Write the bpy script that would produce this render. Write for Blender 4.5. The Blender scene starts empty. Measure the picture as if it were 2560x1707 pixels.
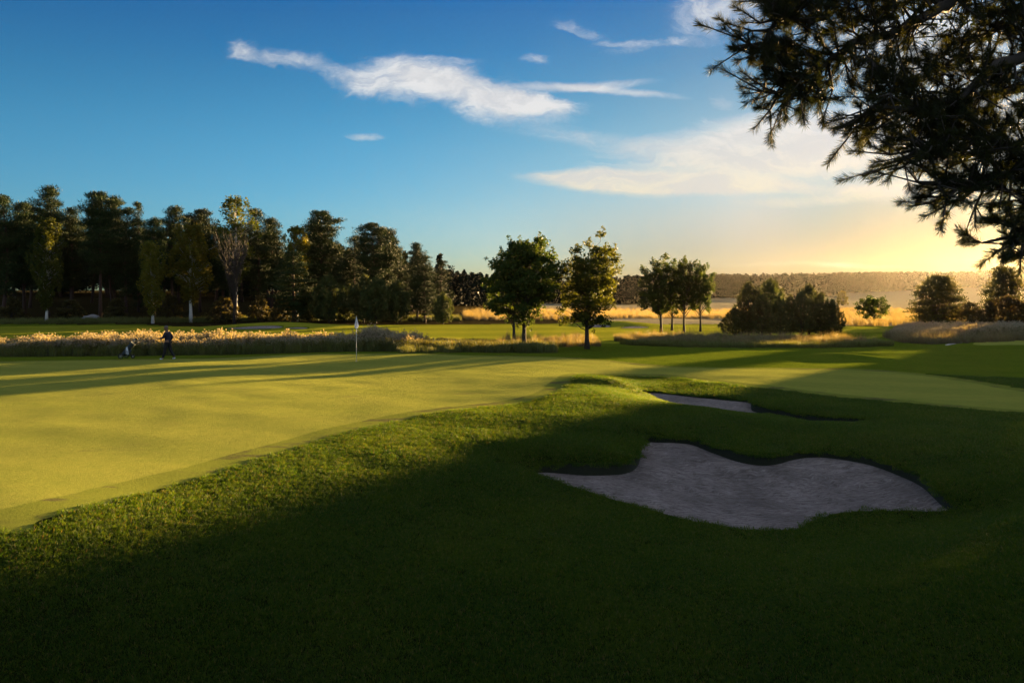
import bpy, math, random
import numpy as np
from mathutils import Vector, Matrix

# ------------------------------------------------------------------ camera / light
SC = bpy.context.scene
F = 1990.0            # focal length in photo pixels (2560 wide)
CX, HY = 1280.0, 725.0
CAMZ = 3.35
SUN_EL = math.radians(3.5)
SUN_AZ = math.radians(38.5)      # to the right of the view direction (+Y)
EXPOSURE = 3.15
SKY_STRENGTH = 0.05
SUN_STRENGTH = 5.0
SKY_GAIN = 0.5
HAZE = 0.000016

cd = bpy.data.cameras.new("camera")
cam = bpy.data.objects.new("camera", cd)
SC.collection.objects.link(cam)
cam.location = (0, 0, CAMZ)
cam.rotation_euler = (math.pi / 2, 0, 0)
cd.sensor_width = 36.0
cd.lens = 36.0 * F / 2560.0
cd.shift_y = -(853.5 - HY) / 2560.0
cd.clip_start = 0.05
cd.clip_end = 20000
SC.camera = cam

SC.view_settings.view_transform = 'Standard'
SC.view_settings.look = 'None'
SC.view_settings.exposure = EXPOSURE
SC.view_settings.gamma = 1.0
SC.view_settings.use_curve_mapping = False
SC.cycles.use_denoising = True
SC.cycles.max_bounces = 5
SC.cycles.diffuse_bounces = 3
SC.cycles.glossy_bounces = 2
SC.cycles.transmission_bounces = 3
SC.cycles.volume_bounces = 0
SC.cycles.use_adaptive_sampling = True
SC.cycles.adaptive_threshold = 0.01
SC.cycles.sample_clamp_indirect = 4.0
SC.cycles.blur_glossy = 1.0
SC.cycles.denoising_prefilter = 'ACCURATE'
SC.cycles.denoising_input_passes = 'RGB_ALBEDO_NORMAL'

sd = bpy.data.lights.new("sun", 'SUN')
sun = bpy.data.objects.new("sun", sd)
SC.collection.objects.link(sun)
sd.energy = SUN_STRENGTH
sd.angle = math.radians(0.55)
sd.color = (1.0, 0.64, 0.27)
SDIR = Vector((math.sin(SUN_AZ) * math.cos(SUN_EL), math.cos(SUN_AZ) * math.cos(SUN_EL), math.sin(SUN_EL)))
sun.rotation_euler = SDIR.to_track_quat('Z', 'Y').to_euler()


class NT:
    """small helper for node trees"""
    def __init__(s, tree):
        s.t = tree
    def n(s, typ, **kw):
        nd = s.t.nodes.new(typ)
        for k, v in kw.items():
            if k.startswith('i_'):
                nd.inputs[k[2:].replace('_', ' ')].default_value = v
            else:
                setattr(nd, k, v)
        return nd
    def l(s, a, b):
        s.t.links.new(a, b)
    def val(s, x, sock):
        if isinstance(x, (int, float)):
            sock.default_value = x
        elif isinstance(x, (tuple, list)):
            sock.default_value = x
        else:
            s.l(x, sock)
    def math(s, op, a, b=None, c=None, clamp=False):
        nd = s.n('ShaderNodeMath', operation=op, use_clamp=clamp)
        s.val(a, nd.inputs[0])
        if b is not None: s.val(b, nd.inputs[1])
        if c is not None: s.val(c, nd.inputs[2])
        return nd.outputs[0]
    def vmath(s, op, a, b=None, scale=None):
        nd = s.n('ShaderNodeVectorMath', operation=op)
        s.val(a, nd.inputs[0])
        if b is not None: s.val(b, nd.inputs[1])
        if scale is not None: s.val(scale, nd.inputs['Scale'])
        return nd.outputs['Value'] if op in ('LENGTH', 'DOT_PRODUCT') else nd.outputs['Vector']
    def mapr(s, x, a, b, c=0.0, d=1.0, smooth=True):
        nd = s.n('ShaderNodeMapRange', interpolation_type='SMOOTHSTEP' if smooth else 'LINEAR')
        s.val(x, nd.inputs['Value'])
        nd.inputs['From Min'].default_value = a; nd.inputs['From Max'].default_value = b
        nd.inputs['To Min'].default_value = c; nd.inputs['To Max'].default_value = d
        return nd.outputs['Result']
    def noise(s, vec, scale, detail=4, rough=0.55, color=False, dist=0.0):
        nd = s.n('ShaderNodeTexNoise')
        s.val(vec, nd.inputs['Vector'])
        nd.inputs['Scale'].default_value = scale; nd.inputs['Detail'].default_value = detail
        nd.inputs['Roughness'].default_value = rough; nd.inputs['Distortion'].default_value = dist
        return nd.outputs['Color'] if color else nd.outputs['Fac']
    def mix(s, f, a, b, typ='MIX'):
        nd = s.n('ShaderNodeMix', data_type='RGBA', blend_type=typ)
        s.val(f, nd.inputs['Factor'])
        for x, k in ((a, 6), (b, 7)):
            if isinstance(x, (tuple, list)) and len(x) == 3: x = (*x, 1)
            s.val(x, nd.inputs[k])
        return nd.outputs[2]
    def scalev(s, vec, xyz):
        return s.vmath('MULTIPLY', vec, xyz)


# ------------------------------------------------------------------ world
W = bpy.data.worlds.new("World")
SC.world = W
W.use_nodes = True
w = NT(W.node_tree)
for nd in list(W.node_tree.nodes): W.node_tree.nodes.remove(nd)
sky = w.n('ShaderNodeTexSky', sky_type='NISHITA', sun_disc=False)
sky.sun_elevation = SUN_EL
sky.sun_rotation = SUN_AZ
sky.altitude = 50; sky.air_density = 1.0; sky.dust_density = 0.3; sky.ozone_density = 5.0
tc = w.n('ShaderNodeTexCoord')
D = tc.outputs['Generated']
sep = w.n('ShaderNodeSeparateXYZ'); w.l(D, sep.inputs[0])
dy = w.math('MAXIMUM', sep.outputs['Y'], 0.05)
uu = w.math('DIVIDE', sep.outputs['X'], dy)
vv = w.math('DIVIDE', sep.outputs['Z'], dy)
cmb = w.n('ShaderNodeCombineXYZ'); w.l(uu, cmb.inputs[0]); w.l(vv, cmb.inputs[1])
UV = cmb.outputs[0]
wn = w.noise(w.scalev(UV, (5, 9, 1)), 1.0, 5, 0.6, color=True)
warp = w.vmath('SCALE', w.vmath('SUBTRACT', wn, (.5, .5, .5)), scale=0.10)
wn2 = w.noise(w.scalev(UV, (26, 34, 1)), 1.0, 5, 0.65, color=True)
warp2 = w.vmath('SCALE', w.vmath('SUBTRACT', wn2, (.5, .5, .5)), scale=0.022)
UVW = w.vmath('ADD', w.vmath('ADD', UV, w.scalev(warp, (1.0, .55, 0))), w.scalev(warp2, (1, .8, 0)))
UVS = w.vmath('ADD', w.vmath('ADD', UV, w.scalev(warp, (.7, .22, 0))), w.scalev(warp2, (.5, .25, 0)))


def blob(px, py, rx, ry, ang, amp, src=None, lo=1.0):
    m = w.n('ShaderNodeMapping', vector_type='TEXTURE')
    w.l(src or UVW, m.inputs['Vector'])
    m.inputs['Location'].default_value = ((px - CX) / F, (HY - py) / F, 0)
    m.inputs['Rotation'].default_value = (0, 0, math.radians(-ang))
    m.inputs['Scale'].default_value = (rx / F, ry / F, 1)
    ln = w.vmath('LENGTH', m.outputs[0])
    return w.mapr(ln, lo, 0.0, 0.0, amp)


def addall(lst):
    r = lst[0]
    for x in lst[1:]: r = w.math('ADD', r, x)
    return r


fine = w.noise(w.vmath('ADD', w.scalev(UV, (11, 34, 1)), w.scalev(warp, (20, 60, 0))), 1.0, 10, 0.66)
stre = w.noise(w.vmath('ADD', w.scalev(UV, (2.2, 26, 1)), w.scalev(warp, (3, 30, 0))), 1.0, 7, 0.6)
puffs = addall([
    blob(600, 122, 75, 40, 5, 1.1), blob(690, 145, 120, 45, 12, 1.0), blob(790, 150, 95, 32, 12, .9),
    blob(905, 205, 130, 55, 25, 1.0),
    blob(1020, 192, 190, 90, 10, 1.25), blob(1150, 225, 290, 88, 12, 1.35), blob(1270, 266, 250, 70, 6, 1.2),
    blob(1370, 258, 150, 35, 6, .9),
    blob(905, 340, 75, 17, -1, .9), blob(1345, 150, 70, 20, 3, .8),
    blob(1575, 108, 130, 30, -4, .9), blob(1720, 98, 170, 22, -6, .55), blob(1450, 68, 130, 22, 18, .5),
    blob(1790, 20, 190, 95, -14, 1.0), blob(1930, 45, 130, 80, 0, .9),
    blob(1815, 250, 60, 35, 5, .8), blob(1790, 300, 90, 25, 3, .7),
])
veil = addall([
    blob(1950, 395, 680, 130, -3, 1.5, UVS), blob(1560, 452, 350, 38, 2, 1.7, UVS), blob(1730, 466, 380, 36, 0, 1.5, UVS),
    blob(2050, 330, 560, 100, -6, .9, UVS), blob(1980, 508, 230, 22, -2, .8, UVS), blob(2250, 480, 380, 50, 0, .8, UVS),
    blob(1420, 215, 330, 20, -3, .8, UVS), blob(1560, 228, 260, 16, 5, .7, UVS), blob(1400, 330, 420, 40, 8, .55, UVS),
    blob(2350, 150, 480, 260, 10, 1.15, UVS), blob(2450, 350, 420, 160, 0, 1.0, UVS),
    blob(2100, 662, 750, 14, 0, .45, UVS), blob(2000, 690, 500, 9, 0, .3, UVS),
])
mp = w.mapr(w.math('ADD', puffs, w.math('MULTIPLY', w.math('SUBTRACT', fine, .5), 3.0)), 0.05, 2.0)
mp = w.math('MULTIPLY', mp, w.mapr(puffs, 0.02, 0.35))
mv = w.mapr(w.math('ADD', veil, w.math('MULTIPLY', w.math('SUBTRACT', stre, .5), 2.4)), 0.05, 1.25)
mv = w.math('MULTIPLY', mv, w.mapr(veil, 0.02, 0.30))
mv = w.math('MULTIPLY', mv, 0.92)
cl = w.math('MAXIMUM', mp, mv)
# grading of the clear sky: more blue low down away from the sun, gold close to it
el = sep.outputs['Z']
cosang = w.vmath('DOT_PRODUCT', D, tuple(SDIR))
prox = w.mapr(cosang, 0.915, 1.0)
low = w.mapr(el, 0.26, 0.0)
skyc = w.vmath('DIVIDE', sky.outputs[0], w.vmath('ADD', w.vmath('SCALE', sky.outputs[0], scale=0.12), (1, 1, 1)))
mid = w.math('MULTIPLY', w.mapr(el, 0.40, 0.16), 0.75)
skyc = w.vmath('MULTIPLY', skyc, w.vmath('ADD', w.vmath('SCALE', (1.0, .85, .45), scale=mid), (1, 1, 1)))
away = w.math('MULTIPLY', low, w.math('SUBTRACT', 1.0, prox))
skyc = w.mix(away, skyc, w.vmath('MULTIPLY', skyc, (1.02, 1.10, 1.38)))
midb = w.math('MULTIPLY', w.mapr(el, .02, .10), w.mapr(el, .40, .12))
skyc = w.mix(w.math('MULTIPLY', midb, w.mapr(prox, .5, 0.0)), skyc, w.vmath('MULTIPLY', skyc, (1.6, 1.10, .93)))
skyc = w.mix(w.math('MULTIPLY', low, prox), skyc, w.vmath('MULTIPLY', skyc, (0.48, 0.48, 0.46)))
# broken cloud, unseen, added overhead and behind the camera for neutral fill light
hi = w.math('MAXIMUM', w.mapr(el, 0.42, 0.62), w.mapr(sep.outputs['Y'], 0.25, -0.15))
on = w.noise(w.scalev(D, (2.2, 2.2, 3.5)), 1.6, 6, 0.6)
cl = w.math('MAXIMUM', cl, w.math('MULTIPLY', w.math('MULTIPLY', hi, w.mapr(on, .36, .62)), .9))
ccol = w.mix(w.math('MULTIPLY', w.mapr(fine, .62, .42), .55), w.mix(w.mapr(vv, 0.05, 0.24), (3.9, 3.45, 2.3), (3.5, 3.55, 3.6)), (2.6, 2.7, 2.9))
skyc = w.mix(w.mapr(w.math('ADD', w.math('MULTIPLY', cosang, -1.0), w.math('MULTIPLY', el, .8)), -.85, -.45), skyc, w.vmath('MULTIPLY', skyc, (.60, 1.0, 1.22)))
skyc = w.vmath('SCALE', skyc, scale=w.math('SUBTRACT', 1.0, w.math('MULTIPLY', w.math('MULTIPLY', w.mapr(el, .16, .0), w.mapr(cosang, .75, .93)), .54)))
col = w.vmath('SCALE', w.mix(cl, skyc, ccol), scale=SKY_GAIN)
bg = w.n('ShaderNodeBackground'); w.l(col, bg.inputs['Color'])
bg.inputs['Strength'].default_value = SKY_STRENGTH
wo = w.n('ShaderNodeOutputWorld'); w.l(bg.outputs[0], wo.inputs[0])

# ------------------------------------------------------------------ helpers
rng = np.random.default_rng(7)
COL = SC.collection


def mesh_np(name, verts, faces, mats=None, smooth=False, mat_idx=None):
    """verts (n,3); faces: ndarray (m,k) or list of tuples (mixed)"""
    me = bpy.data.meshes.new(name)
    verts = np.asarray(verts, dtype=np.float32)
    me.vertices.add(len(verts)); me.vertices.foreach_set('co', verts.ravel())
    if isinstance(faces, np.ndarray):
        m, k = faces.shape
        loops = faces.astype(np.int32).ravel()
        starts = np.arange(0, m * k, k, dtype=np.int32)
    else:
        m = len(faces)
        lens = np.array([len(f) for f in faces], dtype=np.int32)
        loops = np.array([i for f in faces for i in f], dtype=np.int32)
        starts = np.concatenate([[0], np.cumsum(lens)[:-1]]).astype(np.int32)
    me.loops.add(len(loops)); me.loops.foreach_set('vertex_index', loops)
    me.polygons.add(m); me.polygons.foreach_set('loop_start', starts)
    for mt in (mats or []): me.materials.append(mt)
    if mat_idx is not None: me.polygons.foreach_set('material_index', np.asarray(mat_idx, dtype=np.int32))
    me.polygons.foreach_set('use_smooth', np.full(m, bool(smooth)))
    me.update(calc_edges=True)
    me.validate()
    return me


def link(name, me, parent=None, loc=None):
    o = bpy.data.objects.new(name, me)
    COL.objects.link(o)
    if parent is not None: o.parent = parent
    if loc is not None: o.location = loc
    return o


def tag(o, label=None, cat=None, group=None, kind=None):
    if label: o['label'] = label
    if cat: o['category'] = cat
    if group: o['group'] = group
    if kind: o['kind'] = kind
    return o


def copy_thing(root):
    r = root.copy(); COL.objects.link(r)
    for ch in list(root.children):
        c = ch.copy(); COL.objects.link(c); c.parent = r
        for g in list(ch.children):
            d = g.copy(); COL.objects.link(d); d.parent = c
    return r


def rotm(a, b, c):
    return np.array(Matrix.Rotation(c, 3, 'Z') @ Matrix.Rotation(b, 3, 'Y') @ Matrix.Rotation(a, 3, 'X'))


class Geo:
    """collects vertices and faces"""
    def __init__(s): s.v = []; s.f = []; s.n = 0
    def add(s, v, f):
        v = np.asarray(v, float)
        s.v.append(v); s.f += [tuple(int(i) + s.n for i in q) for q in f]; s.n += len(v)
    def tube(s, pts, rads, k=7, cap=True):
        pts = [np.asarray(p, float) for p in pts]
        n = len(pts)
        rings = []
        prev = None
        for i in range(n):
            t = pts[min(i + 1, n - 1)] - pts[max(i - 1, 0)]
            t = t / (np.linalg.norm(t) + 1e-9)
            if prev is None:
                a = np.array([1., 0, 0]) if abs(t[0]) < .8 else np.array([0, 1., 0])
            else: a = prev
            u = a - t * a.dot(t); u /= np.linalg.norm(u) + 1e-9
            prev = u
            vv_ = np.cross(t, u)
            ang = np.linspace(0, 2 * np.pi, k, endpoint=False)
            rings.append(pts[i] + rads[i] * (np.cos(ang)[:, None] * u + np.sin(ang)[:, None] * vv_))
        f = []
        for i in range(n - 1):
            for j in range(k):
                f.append((i * k + j, i * k + (j + 1) % k, (i + 1) * k + (j + 1) % k, (i + 1) * k + j))
        if cap:
            f.append(tuple(range(k))[::-1]); f.append(tuple((n - 1) * k + j for j in range(k)))
        s.add(np.concatenate(rings), f)
    def lathe(s, prof, k=16, origin=(0, 0, 0), R=None):
        prof = np.asarray(prof, float)
        ang = np.linspace(0, 2 * np.pi, k, endpoint=False)
        v = np.concatenate([np.stack([p[0] * np.cos(ang), p[0] * np.sin(ang), np.full(k, p[1])], 1) for p in prof])
        if R is not None: v = v @ np.asarray(R).T
        v = v + np.asarray(origin)
        n = len(prof); f = []
        for i in range(n - 1):
            for j in range(k):
                f.append((i * k + j, i * k + (j + 1) % k, (i + 1) * k + (j + 1) % k, (i + 1) * k + j))
        f.append(tuple(range(k))[::-1]); f.append(tuple((n - 1) * k + j for j in range(k)))
        s.add(v, f)
    def mesh(s, name, mats, smooth=True):
        return mesh_np(name, np.concatenate(s.v), s.f, mats, smooth)


# ------------------------------------------------------------------ materials
def new_mat(name):
    m = bpy.data.materials.new(name); m.use_nodes = True
    for nd in list(m.node_tree.nodes): m.node_tree.nodes.remove(nd)
    t = NT(m.node_tree)
    out = t.n('ShaderNodeOutputMaterial')
    return m, t, out


def plain(name, col, rough=0.7, noise=0.0, nscale=20, metal=0.0, bump=0.0):
    m, t, out = new_mat(name)
    p = t.n('ShaderNodeBsdfPrincipled')
    p.inputs['Roughness'].default_value = rough; p.inputs['Metallic'].default_value = metal
    g = t.n('ShaderNodeTexCoord')
    if noise > 0:
        nz = t.noise(g.outputs['Object'], nscale, 5, 0.6)
        c = t.mix(nz, tuple(x * (1 - noise) for x in col), tuple(min(1, x * (1 + noise)) for x in col))
        t.l(c, p.inputs['Base Color'])
        if bump:
            b = t.n('ShaderNodeBump'); b.inputs['Strength'].default_value = bump; b.inputs['Distance'].default_value = 0.02
            t.l(nz, b.inputs['Height']); t.l(b.outputs[0], p.inputs['Normal'])
    else:
        p.inputs['Base Color'].default_value = (*col, 1)
    t.l(p.outputs[0], out.inputs['Surface'])
    return m


def leaf_mat(name, c1, c2, trans=0.4, tcol=None, rough=0.6, nscale=1.2, spec=0.3):
    """leaf: diffuse + translucent, colour varies per clump in space and per leaf"""
    m, t, out = new_mat(name)
    g = t.n('ShaderNodeNewGeometry'); oi = t.n('ShaderNodeObjectInfo')
    tcn = t.n('ShaderNodeTexCoord')
    nz = t.noise(tcn.outputs['Object'], nscale, 3, 0.6)
    f = t.math('ADD', t.math('MULTIPLY', t.mapr(nz, 0.3, 0.7), .6), t.math('MULTIPLY', g.outputs['Random Per Island'], .4))
    c = t.mix(f, c1, c2)
    hv = t.n('ShaderNodeHueSaturation')
    t.l(c, hv.inputs['Color'])
    t.l(t.math('ADD', 0.488, t.math('MULTIPLY', oi.outputs['Random'], .02)), hv.inputs['Hue'])
    t.l(t.math('ADD', 0.82, t.math('MULTIPLY', oi.outputs['Random'], .36)), hv.inputs['Value'])
    c = hv.outputs[0]
    p = t.n('ShaderNodeBsdfPrincipled')
    t.l(c, p.inputs['Base Color']); p.inputs['Roughness'].default_value = rough
    p.inputs['Specular IOR Level'].default_value = spec * .3
    tr = t.n('ShaderNodeBsdfTranslucent')
    t.l(t.vmath('MULTIPLY', c, tcol or (1.9, 1.5, .6)), tr.inputs['Color'])
    mx = t.n('ShaderNodeMixShader'); mx.inputs[0].default_value = trans
    t.l(p.outputs[0], mx.inputs[1]); t.l(tr.outputs[0], mx.inputs[2])
    t.l(mx.outputs[0], out.inputs['Surface'])
    return m


def turf(name, ca, cb, tilt=1.0, grain=260.0, stripes=None, patch=None, thatch=None, collar=None):
    """short grass read as a field of upright blades: the shading normal is scattered blade by blade"""
    m, t, out = new_mat(name)
    g = t.n('ShaderNodeNewGeometry')
    P = g.outputs['Position']
    big = t.noise(P, 0.35, 4, 0.6)
    med = t.noise(t.scalev(P, (1, 1, 1)), 3.5, 4, 0.65)
    fin = t.noise(P, grain * .18, 3, 0.7)
    f = t.math('ADD', t.math('MULTIPLY', big, .22), t.math('ADD', t.math('MULTIPLY', med, .25), t.math('MULTIPLY', fin, .73)))
    f = t.mapr(f, 0.40, 0.80)
    c = t.mix(f, ca, cb)
    if patch:
        pm = t.mapr(t.noise(t.scalev(P, (.6, 1.6, 1)), 0.8, 6, 0.7), 0.58, 0.72)
        c = t.mix(t.math('MULTIPLY', pm, patch[0]), c, patch[1])
    if stripes:
        ax, wd, amt = stripes
        wv = t.math('SINE', t.math('MULTIPLY', t.vmath('DOT_PRODUCT', P, (math.cos(ax), math.sin(ax), 0)), math.pi / wd))
        wv = t.mapr(wv, -0.35, 0.35)
        c = t.mix(t.math('MULTIPLY', wv, amt), c, t.vmath('MULTIPLY', c, (.62, .70, .7)))
    if collar:   # slightly longer ring between green and rough, worn brown in patches
        at_n = t.n('ShaderNodeAttribute', attribute_name='edge'); e = at_n.outputs['Fac']
        e = t.math('ADD', e, t.math('MULTIPLY', t.math('SUBTRACT', t.noise(P, 1.6, 3, .6), .5), .16))
        ring = t.mapr(e, -.78, -.70)
        worn = t.math('MULTIPLY', ring, t.mapr(t.noise(t.scalev(P, (.5, 1.0, 1)), 1.3, 5, .7), .50, .60))
        c = t.mix(t.math('MULTIPLY', ring, .55), c, collar[0]); c = t.mix(t.math('MULTIPLY', worn, .7), c, collar[1])
    if thatch:   # bare thatch and soil between the modelled blades of the near rough
        ln_ = t.vmath('LENGTH', t.scalev(P, (1, 1, 0))); sy_ = t.n('ShaderNodeSeparateXYZ'); t.l(P, sy_.inputs[0])
        c = t.mix(t.math('MAXIMUM', t.mapr(ln_, 24, 35), t.mapr(t.math('DIVIDE', sy_.outputs['Y'], ln_), .60, .54)), thatch, c)
    wn_ = t.n('ShaderNodeTexWhiteNoise', noise_dimensions='3D')
    t.l(t.vmath('SCALE', P, scale=grain), wn_.inputs['Vector'])
    v1 = t.vmath('SCALE', t.vmath('SUBTRACT', wn_.outputs['Color'], (.5, .5, .5)), scale=tilt * 1.6)
    nc = t.noise(P, grain * .25, 3, 0.7, color=True)
    v2 = t.vmath('SCALE', t.vmath('SUBTRACT', nc, (.5, .5, .5)), scale=tilt * 2.2)
    vec = t.vmath('ADD', t.vmath('MULTIPLY', t.vmath('ADD', v1, v2), (1, 1, .3)), g.outputs['Normal'])
    nrm = t.vmath('NORMALIZE', vec)
    d = t.n('ShaderNodeBsdfDiffuse'); t.l(c, d.inputs['Color']); t.l(nrm, d.inputs['Normal'])
    sh = d.outputs[0]
    t.l(sh, out.inputs['Surface'])
    return m


M_TEE = turf("turf_tee", (.205, .245, .042), (.320, .325, .066), tilt=1.25, grain=300, patch=(.35, (.16, .15, .055)))
M_GREEN = turf("turf_green", (.205, .240, .040), (.325, .320, .064), tilt=1.25, grain=300, patch=(.45, (.17, .15, .055)), stripes=(math.radians(62), 1.6, .22), collar=((.12, .155, .022), (.10, .085, .045)))
M_ROUGH = turf("turf_rough", (.062, .110, .008), (.150, .180, .016), tilt=1.4, grain=160, patch=(.15, (.060, .055, .016)), thatch=(.014, .019, .005))
M_FAIR = turf("turf_fairway", (.200, .240, .018), (.320, .310, .030), tilt=1.5, grain=120, stripes=(math.radians(100), 6.0, .5))
M_FIELD = turf("dry_field", (.22, .195, .115), (.33, .285, .18), tilt=1.2, grain=60, patch=(.6, (.16, .12, .075)))
M_FOREST = turf("forest_floor", (.020, .018, .008), (.045, .035, .014), tilt=1.0, grain=60)


def sand_mat():
    m, t, out = new_mat("bunker_sand")
    g = t.n('ShaderNodeNewGeometry'); P = g.outputs['Position']
    a = t.noise(P, 1.1, 5, 0.6)
    c = t.mix(t.mapr(a, .3, .7), (.21, .185, .175), (.34, .30, .285))
    # rake lines, slightly wavy
    wob = t.math('MULTIPLY', t.noise(P, .55, 3, .5), 9.0)
    s1 = t.math('SINE', t.math('ADD', t.math('MULTIPLY', t.vmath('DOT_PRODUCT', P, (.25, .97, 0)), 75.0), t.math('MULTIPLY', wob, 4)))
    rk = t.math('MULTIPLY', s1, t.mapr(t.noise(P, 1.7, 4, .7), .42, .6))
    clod = t.noise(t.scalev(P, (1, 1.6, 1)), 9.0, 7, 0.72)
    fine_ = t.noise(P, 60.0, 3, .7)
    foot = t.n('ShaderNodeTexVoronoi'); t.l(P, foot.inputs['Vector']); foot.inputs['Scale'].default_value = 4.0
    ft = t.mapr(foot.outputs['Distance'], 0.0, .35)
    h = t.math('ADD', t.math('MULTIPLY', rk, .016), t.math('MULTIPLY', clod, .085))
    h = t.math('ADD', h, t.math('MULTIPLY', fine_, .012))
    h = t.math('ADD', h, t.math('MULTIPLY', ft, .010))
    b = t.n('ShaderNodeBump'); b.inputs['Strength'].default_value = 1.0; b.inputs['Distance'].default_value = 1.0
    t.l(h, b.inputs['Height'])
    c = t.mix(t.math('MULTIPLY', t.mapr(clod, .36, .5, 1, 0), .55), c, (.115, .095, .085))  # clod hollows darkened in colour, standing in for relief shade
    stk = t.noise(t.vmath('ADD', t.scalev(P, (2.0, 13.0, 1)), t.scalev(t.noise(P, .9, 3, .6, color=True), (2, 14, 0))), 1.9, 6, .78)
    c = t.mix(t.math('MULTIPLY', t.mapr(stk, .53, .38), .6), c, (.090, .074, .070))  # streak tones painted in because the bump hardly shades under open sky
    c = t.mix(t.math('MULTIPLY', t.mapr(stk, .53, .66), .5), c, (.46, .42, .41))
    d = t.n('ShaderNodeBsdfDiffuse'); t.l(c, d.inputs['Color']); t.l(b.outputs[0], d.inputs['Normal'])
    d.inputs['Roughness'].default_value = .6
    t.l(d.outputs[0], out.inputs['Surface'])
    return m


M_SAND = sand_mat()

# ------------------------------------------------------------------ terrain heights
def at(px, py, Z=None, Y=None):
    """photo pixel + height (or depth) -> world point"""
    if Y is None:
        Y = (CAMZ - Z) * F / (py - HY)
    else:
        Z = CAMZ - (py - HY) / F * Y
    return ((px - CX) / F * Y, Y, Z)


GP = [  # (px, py, Z): ground surface seen at that pixel
    (0, 1707, -.50), (640, 1707, -.62), (1280, 1707, -.62), (1920, 1707, -.55), (2560, 1707, -.15),
    (0, 1500, -.02), (640, 1500, -.28), (1280, 1480, -.38), (1900, 1480, -.44), (2560, 1500, .05),
    (0, 1327, .34), (480, 1290, .14), (860, 1300, -.06), (1200, 1300, -.22), (1500, 1330, -.36), (2350, 1370, -.22), (2560, 1300, .10),
    (265, 1258, .32), (553, 1181, .27), (885, 1078, .25), (1150, 1030, .24), (1300, 1008, .22), (1420, 962, .22), (1445, 940, .18),
    (1000, 1150, .16), (1150, 1140, .12), (1250, 1180, .01), (1200, 1080, .20), (1330, 1060, .23),
    (0, 1150, .32), (400, 1120, .30), (0, 1020, .25), (500, 1020, .24), (900, 1010, .20), (1200, 965, .14),
    (0, 950, .12), (250, 925, .10), (450, 908, .12), (650, 925, .06), (300, 960, .22), (450, 940, .22),
    (0, 906, -.25), (330, 895, -.33), (600, 896, -.2), (700, 889, -.10), (890, 903, .0), (850, 930, -.02), (890, 886, -.02), (1060, 884, -.02),
    (1200, 889, -.04), (1200, 930, .05), (1431, 893, -.12), (1350, 915, .02), (1605, 909, -.08), (1550, 925, -.02),
    (1720, 918, -.10), (2125, 920, -.05), (2356, 940, -.02), (2560, 972, .08), (1662, 937, .0), (1894, 968, .02), (2068, 989, .02), (2247, 1006, .04), (2396, 1020, .06), (2560, 1031, .12),
    # nose and ridge round the bunkers
    (1560, 1012, .29), (1480, 1020, .29), (1580, 1060, .20), (1500, 1070, .22), (1440, 1090, .17), (1420, 1140, .09), (1540, 1130, .09), (1340, 1120, .15),
    (1640, 1040, .14), (1625, 1000, .06), (1700, 1012, .04), (1778, 1021, .03), (1875, 1034, .02), (1960, 1045, .02), (2067, 1057, .04), (2165, 1071, .05), (2300, 1080, .14),
    (1760, 1060, .10), (1950, 1090, .02), (2100, 1110, .02), (2250, 1150, .0), (2400, 1180, .02), (2560, 1150, .2),
    (1489, 938, .24), (1547, 951, .27), (1605, 975, .16), (1500, 975, .26), (1560, 985, .24), (1620, 948, -.1),
    (1950, 1008, .0), (2050, 1020, .02), (2150, 1045, .04),
    # middle distance
    (0, 845, -.85), (500, 843, -.85), (900, 850, -.75), (1200, 850, -.75), (0, 815, -1.0), (500, 812, -1.0),
    (0, 808, -.9), (500, 803, -.8), (900, 806, -.95), (1200, 806, -1.0), (1450, 806, -1.1),
    (1100, 875, -.45), (1300, 878, -.40), (1468, 874, -.42), (1600, 870, -.5), (1850, 868, -.55), (2100, 868, -.6), (2300, 865, -.6), (2450, 855, -.5), (2560, 852, -.4),
    (2050, 905, -.2), (2300, 905, -.3), (2560, 925, -.2), (2560, 890, -.35), (1850, 890, -.3),
    (1650, 832, -.8), (1900, 842, -.8), (2150, 835, -.9), (2350, 838, -.9), (2560, 838, -.9), (1650, 805, -1.2), (2000, 812, -1.4), (2300, 815, -1.5), (2540, 815, -1.5),
]
GW = [at(*p) for p in GP]
GW += [  # far and out-of-frame anchors (X, Y, Z)
    (-130, 160, 2.6), (-75, 160, 2.8), (-30, 165, 1.0), (-100, 130, .8), (-60, 130, .7), (-20, 130, -.3), (-45, 112, -.5), (-80, 112, -.6), (-12, 112, -.9),
    (0, 170, -1.4), (20, 150, -1.5), (60, 150, -1.9), (100, 150, -1.9), (30, 300, -2.6), (120, 300, -2.8), (-60, 300, -1.0), (220, 300, -2.8),
    (60, 600, -4.2), (200, 600, -4.0), (400, 600, -3.0), (-300, 600, -1), (100, 1200, 0), (600, 1200, 4), (-500, 1200, 0),
    (0, 3500, 0), (2000, 3500, 0), (-2000, 3500, 0), (0, 7000, 0), (4000, 5000, 0), (-4000, 5000, 0),
    (-40, 20, .4), (-60, 50, -.3), (40, 20, .6), (60, 50, -.2), (-15, 5, .5), (15, 5, .7), (0, 0, .35), (-3, -3, .4), (3, -3, .4), (0, -20, .6), (-25, -15, .6), (25, -15, .8),
    (0, -300, 0), (-300, 0, 0), (300, 0, 0), (-3000, 0, 0), (3000, 0, 0), (0, -3000, 0),
]
GW = np.array(GW)

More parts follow.
